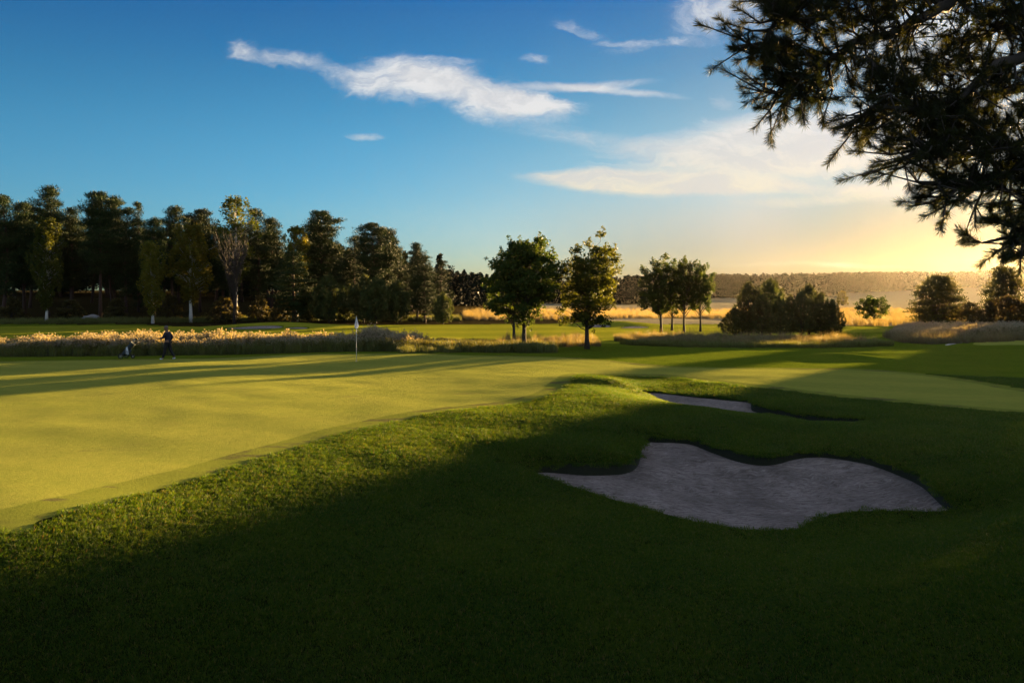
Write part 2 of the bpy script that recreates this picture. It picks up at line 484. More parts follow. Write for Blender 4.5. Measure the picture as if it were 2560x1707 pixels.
# near bunker: (px, py, sand height, lip height of the turf above the sand)
B1 = [(1338, 1190, -.17, .05), (1348, 1181, -.18, .10), (1400, 1183, -.22, .20), (1460, 1188, -.25, .26), (1520, 1188, -.28, .28), (1565, 1183, -.28, .26),
      (1592, 1168, -.27, .24), (1603, 1138, -.22, .22), (1608, 1108, -.15, .18), (1650, 1106, -.13, .13), (1720, 1110, -.16, .15), (1778, 1131, -.22, .20), (1840, 1153, -.28, .26),
      (1894, 1163, -.30, .28), (1940, 1161, -.28, .25), (1985, 1149, -.22, .18), (2035, 1143, -.18, .15), (2100, 1148, -.18, .15), (2180, 1164, -.22, .18),
      (2250, 1190, -.27, .22), (2300, 1214, -.30, .25), (2330, 1240, -.33, .28), (2360, 1268, -.36, .26), (2405, 1292, -.38, .16),
      (2350, 1290, -.42, .05), (2220, 1284, -.46, .05), (2120, 1287, -.50, .05), (2060, 1299, -.53, .05), (2022, 1314, -.55, .04), (1997, 1329, -.56, .03), (1920, 1331, -.56, .03),
      (1840, 1326, -.55, .03), (1770, 1314, -.53, .03), (1710, 1303, -.50, .03), (1640, 1283, -.46, .03), (1570, 1264, -.42, .03), (1490, 1241, -.36, .03), (1405, 1212, -.25, .03)]
B1W = [(*at(p[0], p[1], p[2]), p[3]) for p in B1]
# far bunker in world coordinates (X, Y, sand, lip)
B2W = [(3.95, 25.9, -.20, .14), (4.6, 27.2, -.16, .08), (5.8, 26.3, -.16, .08), (6.7, 25.45, -.16, .08), (7.4, 24.75, -.16, .09), (7.3, 24.3, -.22, .17),
       (7.2, 23.8, -.27, .24), (7.45, 23.0, -.28, .26), (7.9, 22.1, -.26, .20), (8.5, 21.3, -.16, .14), (9.15, 20.6, -.07, .08),
       (8.75, 20.2, -.09, .06), (7.9, 21.0, -.22, .08), (6.7, 22.9, -.34, .08), (5.6, 24.2, -.34, .09), (4.6, 25.2, -.28, .12)]
GRASS_PTS = np.concatenate([GW, np.array([(a, b, c + (l * .85 if l > .08 else l)) for a, b, c, l in B1W]), np.array([(a, b, c + l) for a, b, c, l in B2W])])
SAND1 = np.array([(a, b, c) for a, b, c, l in B1W] + [at(1900, 1240, -.58), at(1700, 1240, -.50), at(2150, 1240, -.52), at(1680, 1150, -.26), at(1560, 1220, -.34)])
SAND2 = np.array([(a, b, c) for a, b, c, l in B2W] + [(5.6, 25.3, -.27), (6.6, 24.3, -.27)])


def dom(X, Y):
    # bring the warp centre behind the frame so that near and far are resolved alike
    r = np.sqrt(X * X + Y * Y + 4.0)
    return np.stack([np.arctan2(X, Y) * 1.6, np.log(r) * 1.6], -1)


class RBF:
    def __init__(s, pts, smooth=0.0, domf=dom):
        s.df = domf
        q = domf(pts[:, 0], pts[:, 1]); z = pts[:, 2]; n = len(q)
        d = np.linalg.norm(q[:, None] - q[None], axis=-1)
        A = np.zeros((n + 3, n + 3)); A[:n, :n] = s.k(d) + np.eye(n) * smooth
        A[:n, n] = 1; A[:n, n + 1:] = q; A[n:, :n] = A[:n, n:].T
        s.w = np.linalg.solve(A, np.concatenate([z, [0, 0, 0]])); s.q = q
    def k(s, d): return d * d * np.log(d + 1e-9)
    def __call__(s, X, Y):
        X = np.atleast_1d(np.asarray(X, float)); Y = np.atleast_1d(np.asarray(Y, float))
        sh = X.shape; q = s.df(X.ravel(), Y.ravel()); out = np.empty(len(q))
        n = len(s.q)
        for i in range(0, len(q), 40000):
            c = q[i:i + 40000]
            d = np.sqrt(((c[:, None] - s.q[None]) ** 2).sum(-1))
            out[i:i + 40000] = s.k(d) @ s.w[:n] + s.w[n] + c @ s.w[n + 1:]
        return out.reshape(sh)


lin = lambda X, Y: np.stack([X * .1, Y * .1], -1)
RG = RBF(GRASS_PTS, 0.0015)
RS1 = RBF(SAND1, 0.0005, lin)
RS2 = RBF(SAND2, 0.0005, lin)


def vnoise(X, Y, seed=0):
    """cheap smooth value noise"""
    r = np.random.default_rng(seed)
    T = r.random((64, 64))
    xi = np.floor(X).astype(int); yi = np.floor(Y).astype(int)
    fx = X - xi; fy = Y - yi
    fx = fx * fx * (3 - 2 * fx); fy = fy * fy * (3 - 2 * fy)
    g = lambda a, b: T[a % 64, b % 64]
    return (g(xi, yi) * (1 - fx) + g(xi + 1, yi) * fx) * (1 - fy) + (g(xi, yi + 1) * (1 - fx) + g(xi + 1, yi + 1) * fx) * fy - .5


def gb(X, Y, cx, cy, rx, ry, a, h):
    c, s_ = math.cos(a), math.sin(a)
    u = ((X - cx) * c + (Y - cy) * s_) / rx; v = (-(X - cx) * s_ + (Y - cy) * c) / ry
    return h * np.exp(-(u * u + v * v))


def H(X, Y):
    X = np.atleast_1d(np.asarray(X, float)); Y = np.atleast_1d(np.asarray(Y, float))
    z = RG(X, Y)
    r = np.sqrt(X * X + Y * Y)
    z = z + vnoise(X * .9, Y * .9, 3) * .02 * np.clip(r / 20, .3, 1.5)
    z = z + vnoise(X * .08 + 5, Y * .08, 4) * np.clip((r - 50) / 100, 0, 1) * .5
    z = z + gb(X, Y, 17.2, 41.5, 2.6, 1.5, -.3, .36) + gb(X, Y, 21, 47, 5, 1.6, -.2, .14)
    z = z + gb(X, Y, -27.5, 93, 7, 4.2, .1, .62) + gb(X, Y, -33, 88, 4, 3, 0, .25) + gb(X, Y, 13, 101, 6.0, 4.0, -.1, .62)
    z = z + gb(X, Y, 2.5, 17.6, 1.25, .95, .3, .03) + gb(X, Y, 3.4, 26.6, 1.8, 1.3, -.5, .04)
    # far hill under the distant forest
    z = z + 6.5 * np.exp(-((Y - 950) / 260) ** 2) * np.clip((X + 100) / 300, 0, 1)
    return z


def H1(x, y): return float(H([x], [y])[0])


def hit(px, py):
    """first ground point under a photo pixel"""
    t = np.exp(np.linspace(math.log(4), math.log(1500), 1600))
    X = (px - CX) / F * t; Z = CAMZ - (py - HY) / F * t
    g = H(X, t) - Z
    i = int(np.argmax(g > 0))
    if g[i] <= 0: return None
    y0, y1 = t[i - 1], t[i]
    a = g[i - 1] / (g[i - 1] - g[i]); y = y0 + (y1 - y0) * a
    return ((px - CX) / F * y, y)


def smooth_poly(P, k=5):
    P = np.array(P, float); n = len(P); out = []
    for i in range(n):
        p0, p1, p2, p3 = P[i - 1], P[i], P[(i + 1) % n], P[(i + 2) % n]
        for j in range(k):
            t = j / k
            out.append(.5 * (2 * p1 + (p2 - p0) * t + (2 * p0 - 5 * p1 + 4 * p2 - p3) * t * t + (3 * p1 - p0 - 3 * p2 + p3) * t ** 3))
    return np.array(out)


def sdf(P, X, Y):
    """signed distance to polygon P, negative inside; computed only near it"""
    out = np.full(X.shape, 1e3)
    lo = P.min(0) - 1; hi = P.max(0) + 1
    m = (X > lo[0]) & (X < hi[0]) & (Y > lo[1]) & (Y < hi[1])
    x = X[m]; y = Y[m]
    res = np.empty(len(x))
    A = P; B = np.roll(P, -1, 0)
    for i in range(0, len(x), 20000):
        px_ = x[i:i + 20000, None]; py_ = y[i:i + 20000, None]
        e = B - A; wx = px_ - A[:, 0]; wy = py_ - A[:, 1]
        t = np.clip((wx * e[:, 0] + wy * e[:, 1]) / ((e ** 2).sum(1) + 1e-12), 0, 1)
        d = np.sqrt((wx - t * e[:, 0]) ** 2 + (wy - t * e[:, 1]) ** 2).min(1)
        cr = ((A[:, 1] > py_) != (B[:, 1] > py_)) & (px_ < (B[:, 0] - A[:, 0]) * (py_ - A[:, 1]) / (B[:, 1] - A[:, 1] + 1e-12) + A[:, 0])
        res[i:i + 20000] = np.where(cr.sum(1) % 2 == 1, -d, d)
    out[m] = res
    return out


def poly_px(lst, k=4):
    return smooth_poly([hit(a, b) for a, b in lst], k)


P_B1 = smooth_poly([(a, b) for a, b, c, l in B1W], 4)
P_B2 = smooth_poly([(a, b) for a, b, c, l in B2W], 4)
P_GREEN = smooth_poly([hit(*p) for p in [(-40, 1335), (100, 1299), (265, 1258), (409, 1219), (553, 1181), (691, 1136), (791, 1107), (885, 1078), (1051, 1040), (1170, 1022), (1300, 1008), (1390, 985), (1425, 960), (1447, 941)]]
                      + [(2.8, 30.6), (4.2, 31.4), (5.95, 31.0), (7.2, 29.3)] +
                      [hit(*p) for p in [(1894, 969), (2068, 990), (2247, 1007), (2396, 1021), (2560, 1032), (2700, 1035), (2700, 995), (2560, 971), (2450, 952), (2356, 939), (2240, 928), (2125, 921), (1900, 919), (1720, 917), (1605, 909), (1500, 899), (1431, 894), (1320, 890), (1200, 888)]]
                      + [(-4.5, 42.2), (-8, 42.6), (-11, 42.8), (-15, 42.5), (-20, 41.9), (-26, 40.5), (-34, 38), (-34, 20), (-20, 9), (-11, 9.2)], 4)
# fairway beyond the weeds (world coordinates)
P_FAIR = smooth_poly([(-70, 62), (-40, 57), (-15, 57), (0, 58), (10, 60), (16, 66), (22, 80), (40, 84), (46, 96), (38, 108), (16, 103), (0, 100), (-12, 99), (-22, 97), (-40, 97), (-58, 95), (-72, 88)], 4)
P_TEE = smooth_poly([hit(*p) for p in [(2440, 862), (2560, 862), (2720, 866), (2740, 852), (2600, 849), (2520, 850), (2450, 854)]], 4)
P_PATH = smooth_poly([hit(*p) for p in [(2362, 862), (2386, 856), (2420, 853.2), (2470, 851.5), (2470, 852.8), (2424, 855.2), (2392, 859), (2372, 862.6)]], 3)
P_FARGREEN = smooth_poly([(22, 95), (30, 93), (40, 96), (40, 104), (30, 106), (23, 102)], 4)
S_A = smooth_poly([(-32.6, 86.5), (-30.5, 87.6), (-28.5, 89.3), (-26.2, 89.8), (-25.7, 88.6), (-27.5, 87.3), (-30, 86.4)], 4)
S_B = smooth_poly([(-25.0, 88.3), (-24.0, 89.3), (-22.9, 89.3), (-23.0, 88.0)], 4)
S_C = smooth_poly([(8.8, 94.8), (9.5, 97.2), (11.0, 97.6), (12.1, 96.0), (10.7, 94.6)], 4)
S_D = smooth_poly([(12.7, 93.2), (14.0, 95.8), (15.6, 96.0), (16.3, 94.2), (14.6, 92.8)], 4)

# ------------------------------------------------------------------ ground sheet cut into its surfaces
az = np.radians(np.concatenate([np.arange(-180, -42, 4.0), np.arange(-42, 42.001, 0.115), np.arange(45, 181, 4.0)]))
rr = [2.0]
while rr[-1] < 9000:
    r_ = rr[-1]
    rr.append(r_ * (1.0055 if r_ < 36 else 1.008 if r_ < 60 else 1.012 if r_ < 130 else 1.02 if r_ < 400 else 1.05))
rr = np.array(rr)
AZ, RR = np.meshgrid(az, rr, indexing='xy')
GX = RR * np.sin(AZ); GY = RR * np.cos(AZ)
GZ = H(GX, GY)
nr, na = GX.shape
regions = [('sand_bunker', P_B1, RS1), ('sand_bunker', P_B2, RS2), ('putting_green', P_GREEN, None), ('fairway', P_FAIR, None),
           ('tee', P_TEE, None), ('path', P_PATH, None)]
regions += [('sand_bunker', s_, None) for s_ in (S_A, S_B, S_C, S_D)]
SD = [sdf(P, GX, GY) for _, P, _ in regions]
# small bunkers and the far green lie inside the fairway: give them priority
prio = [0, 1, 6, 7, 8, 9, 5, 4, 2, 3]
V = np.stack([GX, GY, GZ], -1).reshape(-1, 3)
idx = np.arange(nr * na).reshape(nr, na)
Q = np.stack([idx[:-1, :-1], idx[:-1, 1:], idx[1:, 1:], idx[1:, :-1]], -1).reshape(-1, 4)[:, ::-1]
SDf = [s_.ravel() for s_ in SD]
owner = np.full(len(Q), -1)
cut = {}
free = np.ones(len(Q), bool)
for k in prio:
    s_ = SDf[k][Q]
    ins = (s_ <= 0).all(1) & free
    mixd = ((s_ <= 0).any(1)) & ~(s_ <= 0).all(1) & free
    owner[ins] = k; owner[mixd] = -2
    free &= ~(ins | mixd)
    cut[k] = np.nonzero(mixd)[0]


def split_faces(k):
    """cut the mixed quads of region k along its outline"""
    s_ = SDf[k]; newp = {}; pts = []
    inside, outside, rim = [], [], []
    for qi in cut[k]:
        q = Q[qi]; a, b = [], []; cr = []
        for i in range(4):
            v0, v1 = int(q[i]), int(q[(i + 1) % 4])
            (a if s_[v0] <= 0 else b).append(('v', v0))
            if (s_[v0] <= 0) != (s_[v1] <= 0):
                key = (min(v0, v1), max(v0, v1))
                if key not in newp:
                    t = s_[v0] / (s_[v0] - s_[v1])
                    newp[key] = len(pts); pts.append(V[v0] * (1 - t) + V[v1] * t)
                e = ('e', newp[key]); a.append(e); b.append(e); cr.append(newp[key])
        if len(a) > 2: inside.append(a)
        if len(b) > 2: outside.append(b)
        if len(cr) == 2: rim.append(cr)
    return inside, outside, np.array(pts), rim


M_LIP_SHADE = plain('lip_shade', (.014, .018, .007), .95, .4, 14)  # lip face coloured dark to stand for shade under the turf overhang


def build(name, quads, polys, epts, zf=None, mats=None, dz=0.0, extra=None):
    """make a mesh from full quads + cut polygons; epts: list of point arrays, polygons refer to (kind, idx, set)"""
    base = np.unique(quads) if len(quads) else np.array([], int)
    more = sorted({i for pset, p in polys for kd, i in p if kd == 'v'})
    used = np.unique(np.concatenate([base, np.array(more, int)])).astype(int)
    remap = -np.ones(len(V), int); remap[used] = np.arange(len(used))
    vs = [V[used]]; off = len(used); offs = {}
    for key, arr in epts.items():
        offs[key] = off; vs.append(arr); off += len(arr)
    vs = np.concatenate(vs).copy()
    if zf is not None: vs[:, 2] = zf(vs[:, 0], vs[:, 1])
    vs[:, 2] += dz
    faces = [tuple(remap[q]) for q in quads] if polys or extra else remap[quads]
    if polys:
        for pset, p in polys:
            faces.append(tuple(remap[i] if kd == 'v' else offs[pset] + i for kd, i in p))
    if extra:
        ev, ef = extra(vs, offs); nf = len(faces)
        vs = np.concatenate([vs, ev]); faces += ef
        return mesh_np(name, vs, faces, mats + [M_LIP_SHADE], True, [0] * nf + [1] * len(ef)), vs
    return mesh_np(name, vs, faces, mats, True), vs


LABELS = {0: 'large shaded sand bunker in the foreground with a steep turf lip', 1: 'narrow shaded sand bunker behind the grass ridge',
          6: 'pale sand bunker under the low mound left of the flag', 7: 'small sliver of sand right of the left far bunker',
          8: 'far sand bunker between the two big round trees and the group of four', 9: 'far sand bunker nearest the group of four trees',
          2: 'smooth golden putting green', 3: 'striped fairway beyond the tall weeds', 4: 'pale mown tee at the right edge', 5: 'thin pale path by the tee'}
MATS = {0: M_SAND, 1: M_SAND, 6: M_SAND, 7: M_SAND, 8: M_SAND, 9: M_SAND, 2: M_GREEN, 3: M_FAIR, 4: M_TEE,
        5: plain("gravel_path", (.36, .35, .33), .9, .2, 30)}
rest_polys = []; rest_pts = {}; rims = {}
for k in prio:
    ins, outs, pts, rim = split_faces(k)
    nm, P, zf = regions[k]
    me, vs_ = build(nm, Q[owner == k], [(k, p) for p in ins], {k: pts} if len(pts) else {}, zf, [MATS[k]])
    if k == 2:
        at_ = me.attributes.new('edge', 'FLOAT', 'POINT'); at_.data.foreach_set('value', sdf(P_GREEN, vs_[:, 0], vs_[:, 1]).astype(np.float32))
    o = link(nm, me); tag(o, LABELS[k], None, None, 'structure')
    rest_polys += [(k, p) for p in outs]
    if len(pts): rest_pts[k] = pts
    if k in (0, 1): rims[k] = rim


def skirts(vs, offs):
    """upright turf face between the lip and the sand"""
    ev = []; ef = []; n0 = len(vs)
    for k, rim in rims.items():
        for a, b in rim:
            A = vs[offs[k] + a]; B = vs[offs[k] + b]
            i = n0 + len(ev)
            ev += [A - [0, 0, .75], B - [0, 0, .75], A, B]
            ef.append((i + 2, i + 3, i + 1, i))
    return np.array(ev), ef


# material zones of the remaining ground
qc = V[Q].mean(1)
zone = np.zeros(len(Q), int)
X_, Y_ = qc[:, 0], qc[:, 1]
fieldm = (Y_ > 108 + vnoise(X_ * .1, Y_ * .1, 9) * 8) & (X_ > -6 + vnoise(Y_ * .1, X_ * .1, 8) * 8) & ~((X_ < 14) & (Y_ < 122))
forestm = (Y_ > 99 + vnoise(X_ * .15, Y_ * .15, 5) * 3 - np.clip(-X_ - 30, 0, 30) * .05) & ~fieldm
zone[fieldm] = 1; zone[forestm & (X_ < 10)] = 2; zone[forestm & (X_ >= 10) & (Y_ > 115)] = 1
GROUND = {}
for zi, (nm, mt, lb) in enumerate([('ground', M_ROUGH, None), ('field', M_FIELD, None), ('forest_floor', M_FOREST, None)]):
    sel = (owner == -1) & (zone == zi)
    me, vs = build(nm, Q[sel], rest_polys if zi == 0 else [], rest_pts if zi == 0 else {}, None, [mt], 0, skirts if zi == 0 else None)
    o = link(nm, me); tag(o, None, None, None, 'structure')

# ------------------------------------------------------------------ foliage tools
M_BARK = plain("bark_grey_brown", (.032, .026, .021), .9, .45, 9, bump=.6)
M_BARKP = plain("bark_pine", (.050, .026, .018), .9, .5, 6, bump=.6)
M_BIRCHB = plain("bark_birch", (.55, .54, .52), .8, .5, 3.5, bump=.3)
M_DEADW = plain("bark_bare_grey", (.034, .028, .026), .9, .3, 8)
L_MAPLE = leaf_mat("leaves_maple", (.018, .042, .010), (.055, .080, .016), .42)
L_MAPLE2 = leaf_mat("leaves_maple_light", (.026, .052, .010), (.085, .105, .018), .48)
L_PINE = leaf_mat("needles_pine", (.010, .026, .010), (.034, .052, .014), .10, (1.3, 1.1, .6))
L_PINEY = leaf_mat("needles_young_pine", (.024, .048, .018), (.080, .100, .034), .32, (1.5, 1.2, .6))
L_BIRCH = leaf_mat("leaves_birch", (.050, .070, .010), (.150, .135, .018), .36)
L_BIRCHG = leaf_mat("leaves_birch_green", (.030, .058, .010), (.075, .092, .016), .32)
L_WILLOW = leaf_mat("leaves_alder", (.022, .034, .012), (.060, .066, .020), .35)
L_SHRUB = leaf_mat("leaves_shrub", (.030, .034, .014), (.075, .066, .024), .32)


def leaves(cent, rad, n, size, rs, shape='leaf', droop=0.0, updir=0.0, flat=None):
    """leaf-sized faces round cluster centres. cent (k,3) rad (k,3) n per cluster -> verts, faces"""
    k = len(cent); tot = k * n
    c = np.repeat(cent, n, 0); r = np.repeat(rad, n, 0)
    d = rs.normal(size=(tot, 3)); d /= np.linalg.norm(d, axis=1)[:, None]
    rr_ = rs.random(tot)[:, None] ** .5
    off = d * rr_ * r
    p = c + off
    p[:, 2] -= droop * rs.random(tot) * r[:, 2]
    # leaf axis
    a = rs.normal(size=(tot, 3)); a += d * .8 + np.array([0, 0, updir])
    a /= np.linalg.norm(a, axis=1)[:, None]
    b = rs.normal(size=(tot, 3)); b = np.cross(a, b); b /= np.linalg.norm(b, axis=1)[:, None]
    s = size * (.6 + .8 * rs.random(tot))[:, None]
    if shape == 'leaf':
        v = np.stack([p - a * s * .5, p + b * s * .38, p + a * s * .6, p - b * s * .38], 1)
        f = np.arange(tot * 4).reshape(-1, 4)
    else:  # needle tuft: long thin triangle
        v = np.stack([p - b * s * .16, p + b * s * .16, p + a * s], 1)
        f = np.arange(tot * 3).reshape(-1, 3)
    return v.reshape(-1, 3), f


def crown_mesh(name, parts, mat):
    vs = []; fs = []; o = 0
    for v, f in parts: vs.append(v); fs.append(f + o); o += len(v)
    if len({f.shape[1] for f in fs}) == 1: F_ = np.concatenate(fs)
    else: F_ = [tuple(r) for f in fs for r in f]
    return mesh_np(name, np.concatenate(vs), F_, [mat])


def limb(g, p0, p1, r0, r1, rs, sag=0.1, k=6, n=5):
    p0 = np.array(p0, float); p1 = np.array(p1, float)
    L = np.linalg.norm(p1 - p0)
    pts = []
    wob = rs.normal(size=(n + 1, 3)) * L * .03
    for i in range(n + 1):
        t = i / n
        p = p0 * (1 - t) + p1 * t + np.array([0, 0, sag * L * math.sin(t * math.pi)])
        if 0 < i < n: p = p + wob[i]
        pts.append(p)
    g.tube(pts, [r0 * (1 - i / n) + r1 * i / n for i in range(n + 1)], k, True)
    return pts


def maple(seed, Ht, Wd, bare, nclus, nleaf, lsize, mat, name='round_tree', gap=0.0, lean=0.0, shape=1.0):
    rs = np.random.default_rng(seed)
    g = Geo()
    tr = .016 * Ht + .015
    top = np.array([lean * Ht, 0, Ht * .80])
    tp = [np.array([lean * Ht * t * t + .02 * Ht * math.sin(t * 5 + seed) * t, .02 * Ht * math.sin(t * 4 + 2) * t, Ht * .80 * t]) for t in np.linspace(0, 1, 9)]
    tp[0] = tp[0] - np.array([0, 0, .25])
    g.tube(tp, [tr * (1.45 if i == 0 else 1) * (1 - .85 * i / 8) for i in range(9)], 9)
    zc = (bare + Ht) / 2; hz = (Ht - bare) / 2
    cen = []
    tries = 0
    # angular lobes make the outline uneven
    lob = rs.random((8,)) * .38 + .72
    while len(cen) < nclus and tries < nclus * 40:
        tries += 1
        d = rs.normal(size=3); d /= np.linalg.norm(d)
        th = math.atan2(d[1], d[0]); li = (th / (2 * math.pi) * 5 + d[2] * 1.5) % 8
        q = lob[int(li)] * (1 - li % 1) + lob[(int(li) + 1) % 8] * (li % 1)
        r = (rs.random() ** .42) * q
        z = d[2] * r
        wz = (1 - min(.97, z * z)) ** -.16 * (1.0 if z < 0 else (1 - .10 * shape * z))
        p = np.array([d[0] * r * Wd / 2 * wz + lean * Ht * .6, d[1] * r * Wd / 2 * wz, zc + z * hz])
        if cen and min(np.linalg.norm((p - c)) for c in cen) < Wd * .060: continue
        cen.append(p)
    cen = np.array(cen)
    for c in cen[rs.permutation(len(cen))[:int(len(cen) * .8)]]:
        t = np.clip((c[2] - bare * .9) / (Ht * .85) * .75 + .12, .16, .97)
        i = t * 8; a = tp[int(i)] * (1 - i % 1) + tp[min(8, int(i) + 1)] * (i % 1)
        limb(g, a, c, tr * .30 * (1.1 - t), .012, rs, .06, 5, 4)
    R = np.tile(np.array([[Wd * .085, Wd * .085, Wd * .065]]), (len(cen), 1)) * (0.7 + .7 * rs.random((len(cen), 1)))
    parts = [leaves(cen, R, nleaf, lsize, rs)]
    # sprigs that poke out of the outline
    out = cen[np.argsort(-(((cen - [lean * Ht * .6, 0, zc]) / [Wd / 2, Wd / 2, hz]) ** 2).sum(1))[:int(len(cen) * .35)]]
    dirs = (out - [lean * Ht * .6, 0, zc - hz * .3]); dirs /= np.linalg.norm(dirs, axis=1)[:, None]
    for j in range(2):
        parts.append(leaves(out + dirs * Wd * (.06 + .035 * j) + rs.normal(size=out.shape) * Wd * .018, np.full((len(out), 3), Wd * .028), max(4, nleaf // 9), lsize * .9, rs))
    root = link(name, None)
    link('trunk', g.mesh('trunk', [M_BARK]), root)
    link('crown', crown_mesh('crown', parts, mat), root)
    return root


def pine(seed, Ht, crown_from, Wd, name='pine_tree', dens=1.0, flat=.5, topround=1.0, mat=None, tuft=.29, tiers=None, droop=0.0):
    """Scots pine: bare red trunk, layered pads of needles"""
    rs = np.random.default_rng(seed); mat = mat or L_PINE
    g = Geo(); tr = .013 * Ht + .05
    bend = rs.normal(size=2) * Ht * .02
    tp = [np.array([bend[0] * math.sin(t * 3), bend[1] * math.sin(t * 3.5), Ht * .97 * t]) for t in np.linspace(0, 1, 10)]
    tp[0][2] = -.4
    g.tube(tp, [tr * (1.3 if i == 0 else 1) * (1 - .88 * (i / 9) ** 1.2) for i in range(10)], 8)
    at_ = lambda z: tp[min(8, int(z / (Ht * .97) * 9))] * (1 - (z / (Ht * .97) * 9) % 1) + tp[min(9, int(z / (Ht * .97) * 9) + 1)] * ((z / (Ht * .97) * 9) % 1)
    parts = []
    z = crown_from * Ht
    n_t = tiers or int(9 + Ht * .55)
    cc = []; rr2 = []
    for i in range(n_t):
        t = i / (n_t - 1)
        z = Ht * (crown_from + (0.985 - crown_from) * t)
        prof = (math.sin(min(1, (t + .12) * 1.6) * math.pi / 2)) * (1 - t ** (1.6 + 1.6 * topround)) ** .8 + .05
        Lm = Wd / 2 * prof
        nb = max(2, int(rs.integers(3, 6) * dens))
        a0 = rs.random() * 6.28
        for b in range(nb):
            an = a0 + b * 2 * math.pi / nb + rs.normal() * .35
            L = Lm * (.45 + .65 * rs.random())
            up = L * (.10 + .35 * t - droop) + rs.normal() * .15
            base = at_(min(z, Ht * .96))
            end = base + np.array([math.cos(an) * L, math.sin(an) * L, up])
            limb(g, base, end, tr * .22 * (1.15 - t), .012, rs, .05, 4, 3)
            npad = max(1, int(L / (.55)))
            for q in range(npad):
                f = .35 + .65 * (q + .7) / npad
                c = base * (1 - f) + end * f + rs.normal(size=3) * [.28, .28, .10]
                s = (.42 + .35 * rs.random()) * (1.0 + Wd * .05)
                cc.append(c + [0, 0, .12]); rr2.append([s * 1.15, s * 1.15, s * flat * 1.2])
    cc.append(at_(Ht * .95) + [0, 0, .1]); rr2.append([.3, .3, .5])
    cc = np.array(cc); rr2 = np.array(rr2)
    parts.append(leaves(cc, rr2, int(82 * dens), tuft, rs, 'tuft', updir=.9))
    # a few dead stubs on the bare trunk
    for _ in range(6):
        zz = Ht * crown_from * (.35 + .6 * rs.random()); an = rs.random() * 6.28
        b0 = at_(zz); limb(g, b0, b0 + np.array([math.cos(an), math.sin(an), -.1]) * (.5 + rs.random()), .03, .008, rs, 0, 4, 2)
    root = link(name, None)
    link('trunk', g.mesh('trunk', [M_BARKP]), root)
    link('crown', crown_mesh('crown', parts, mat), root)
    return root


def young_pine(seed, Ht, Wd, name='young_pine', nper=34, tuft=.26, bare=.06):
    """bushy young pine: upturned shoots to the ground, spiky top"""
    rs = np.random.default_rng(seed)
    g = Geo(); tr = .02 * Ht
    g.tube([(0, 0, -.3), (.05, 0, Ht * .4), (0, .04, Ht * .97)], [tr * 1.2, tr * .7, .01], 7)
    cc = []; rr2 = []
    n_t = int(Ht * 2.8)
    for i in range(n_t):
        t = i / (n_t - 1)
        z = Ht * (bare + (.97 - bare) * t)
        L = Wd / 2 * (1 - t ** 1.7) ** .85 * (1 if t > .12 else .75) + .08
        nb = 7 if t < .7 else 5
        a0 = rs.random() * 6.28
        for b in range(nb):
            an = a0 + b * 2 * math.pi / nb + rs.normal() * .25
            l = L * (.75 + .4 * rs.random())
            base = np.array([0, 0, z * .96]); end = base + np.array([math.cos(an) * l, math.sin(an) * l, l * (.30 + .35 * t)])
            limb(g, base, end, tr * .28, .008, rs, -.05, 4, 3)
            for q in range(max(1, int(l / .26))):
                f = .25 + .75 * (q + .8) / max(1, int(l / .26))
                cc.append(base * (1 - f) + end * f + rs.normal(size=3) * .07); rr2.append([.17, .17, .2])
            if rs.random() < .75:        # upturned candle
                for q in range(4): cc.append(end + [0, 0, .15 * q]); rr2.append([.045, .045, .12])
    for q in range(8): cc.append(np.array([0, 0, Ht * (.84 + .024 * q)])); rr2.append([.07, .07, .14])
    root = link(name, None)
    link('trunk', g.mesh('trunk', [M_BARK]), root)
    link('crown', crown_mesh('crown', [leaves(np.array(cc), np.array(rr2), nper // 2, tuft, rs, 'tuft', updir=1.2)], L_PINEY), root)
    return root


def birch(seed, Ht, Wd, bare, mat, name='birch_tree', ncl=170, nl=46, ls=.17):
    rs = np.random.default_rng(seed)
    g = Geo(); tr = .010 * Ht + .04
    tp = [np.array([.12 * math.sin(t * 4 + seed), .1 * math.sin(t * 3), Ht * .95 * t]) for t in np.linspace(0, 1, 9)]
    tp[0][2] = -.3
    g.tube(tp, [tr * (1.35 if i == 0 else 1) * (1 - .85 * i / 8) for i in range(9)], 8)
    cc = []; rr2 = []
    for i in range(ncl):
        t = rs.random() ** .85
        z = bare + (Ht - bare) * t
        w_ = Wd / 2 * math.sin(math.pi * min(1, .10 + .90 * (1 - t) ** .78)) ** .65 * (1 - .2 * t)
        an = rs.random() * 6.28; r = w_ * (rs.random() ** .5) * (.85 + .3 * math.sin(an * 3 + z * 1.3))
        c = np.array([math.cos(an) * r, math.sin(an) * r, z])
        cc.append(c); s = .30 + .28 * rs.random(); rr2.append([s * .75, s * .75, s * 1.35])
        if rs.random() < .6:
            zb = max(bare * .8, z - r * .9)
            limb(g, (0.1 * math.sin(zb), 0, zb), c, .035 * (1.2 - t), .008, rs, .05, 4, 3)
    root = link(name, None)
    link('trunk', g.mesh('trunk', [M_BIRCHB]), root)
    link('crown', crown_mesh('crown', [leaves(np.array(cc), np.array(rr2), nl, ls, rs, droop=.6)], mat), root)
    return root


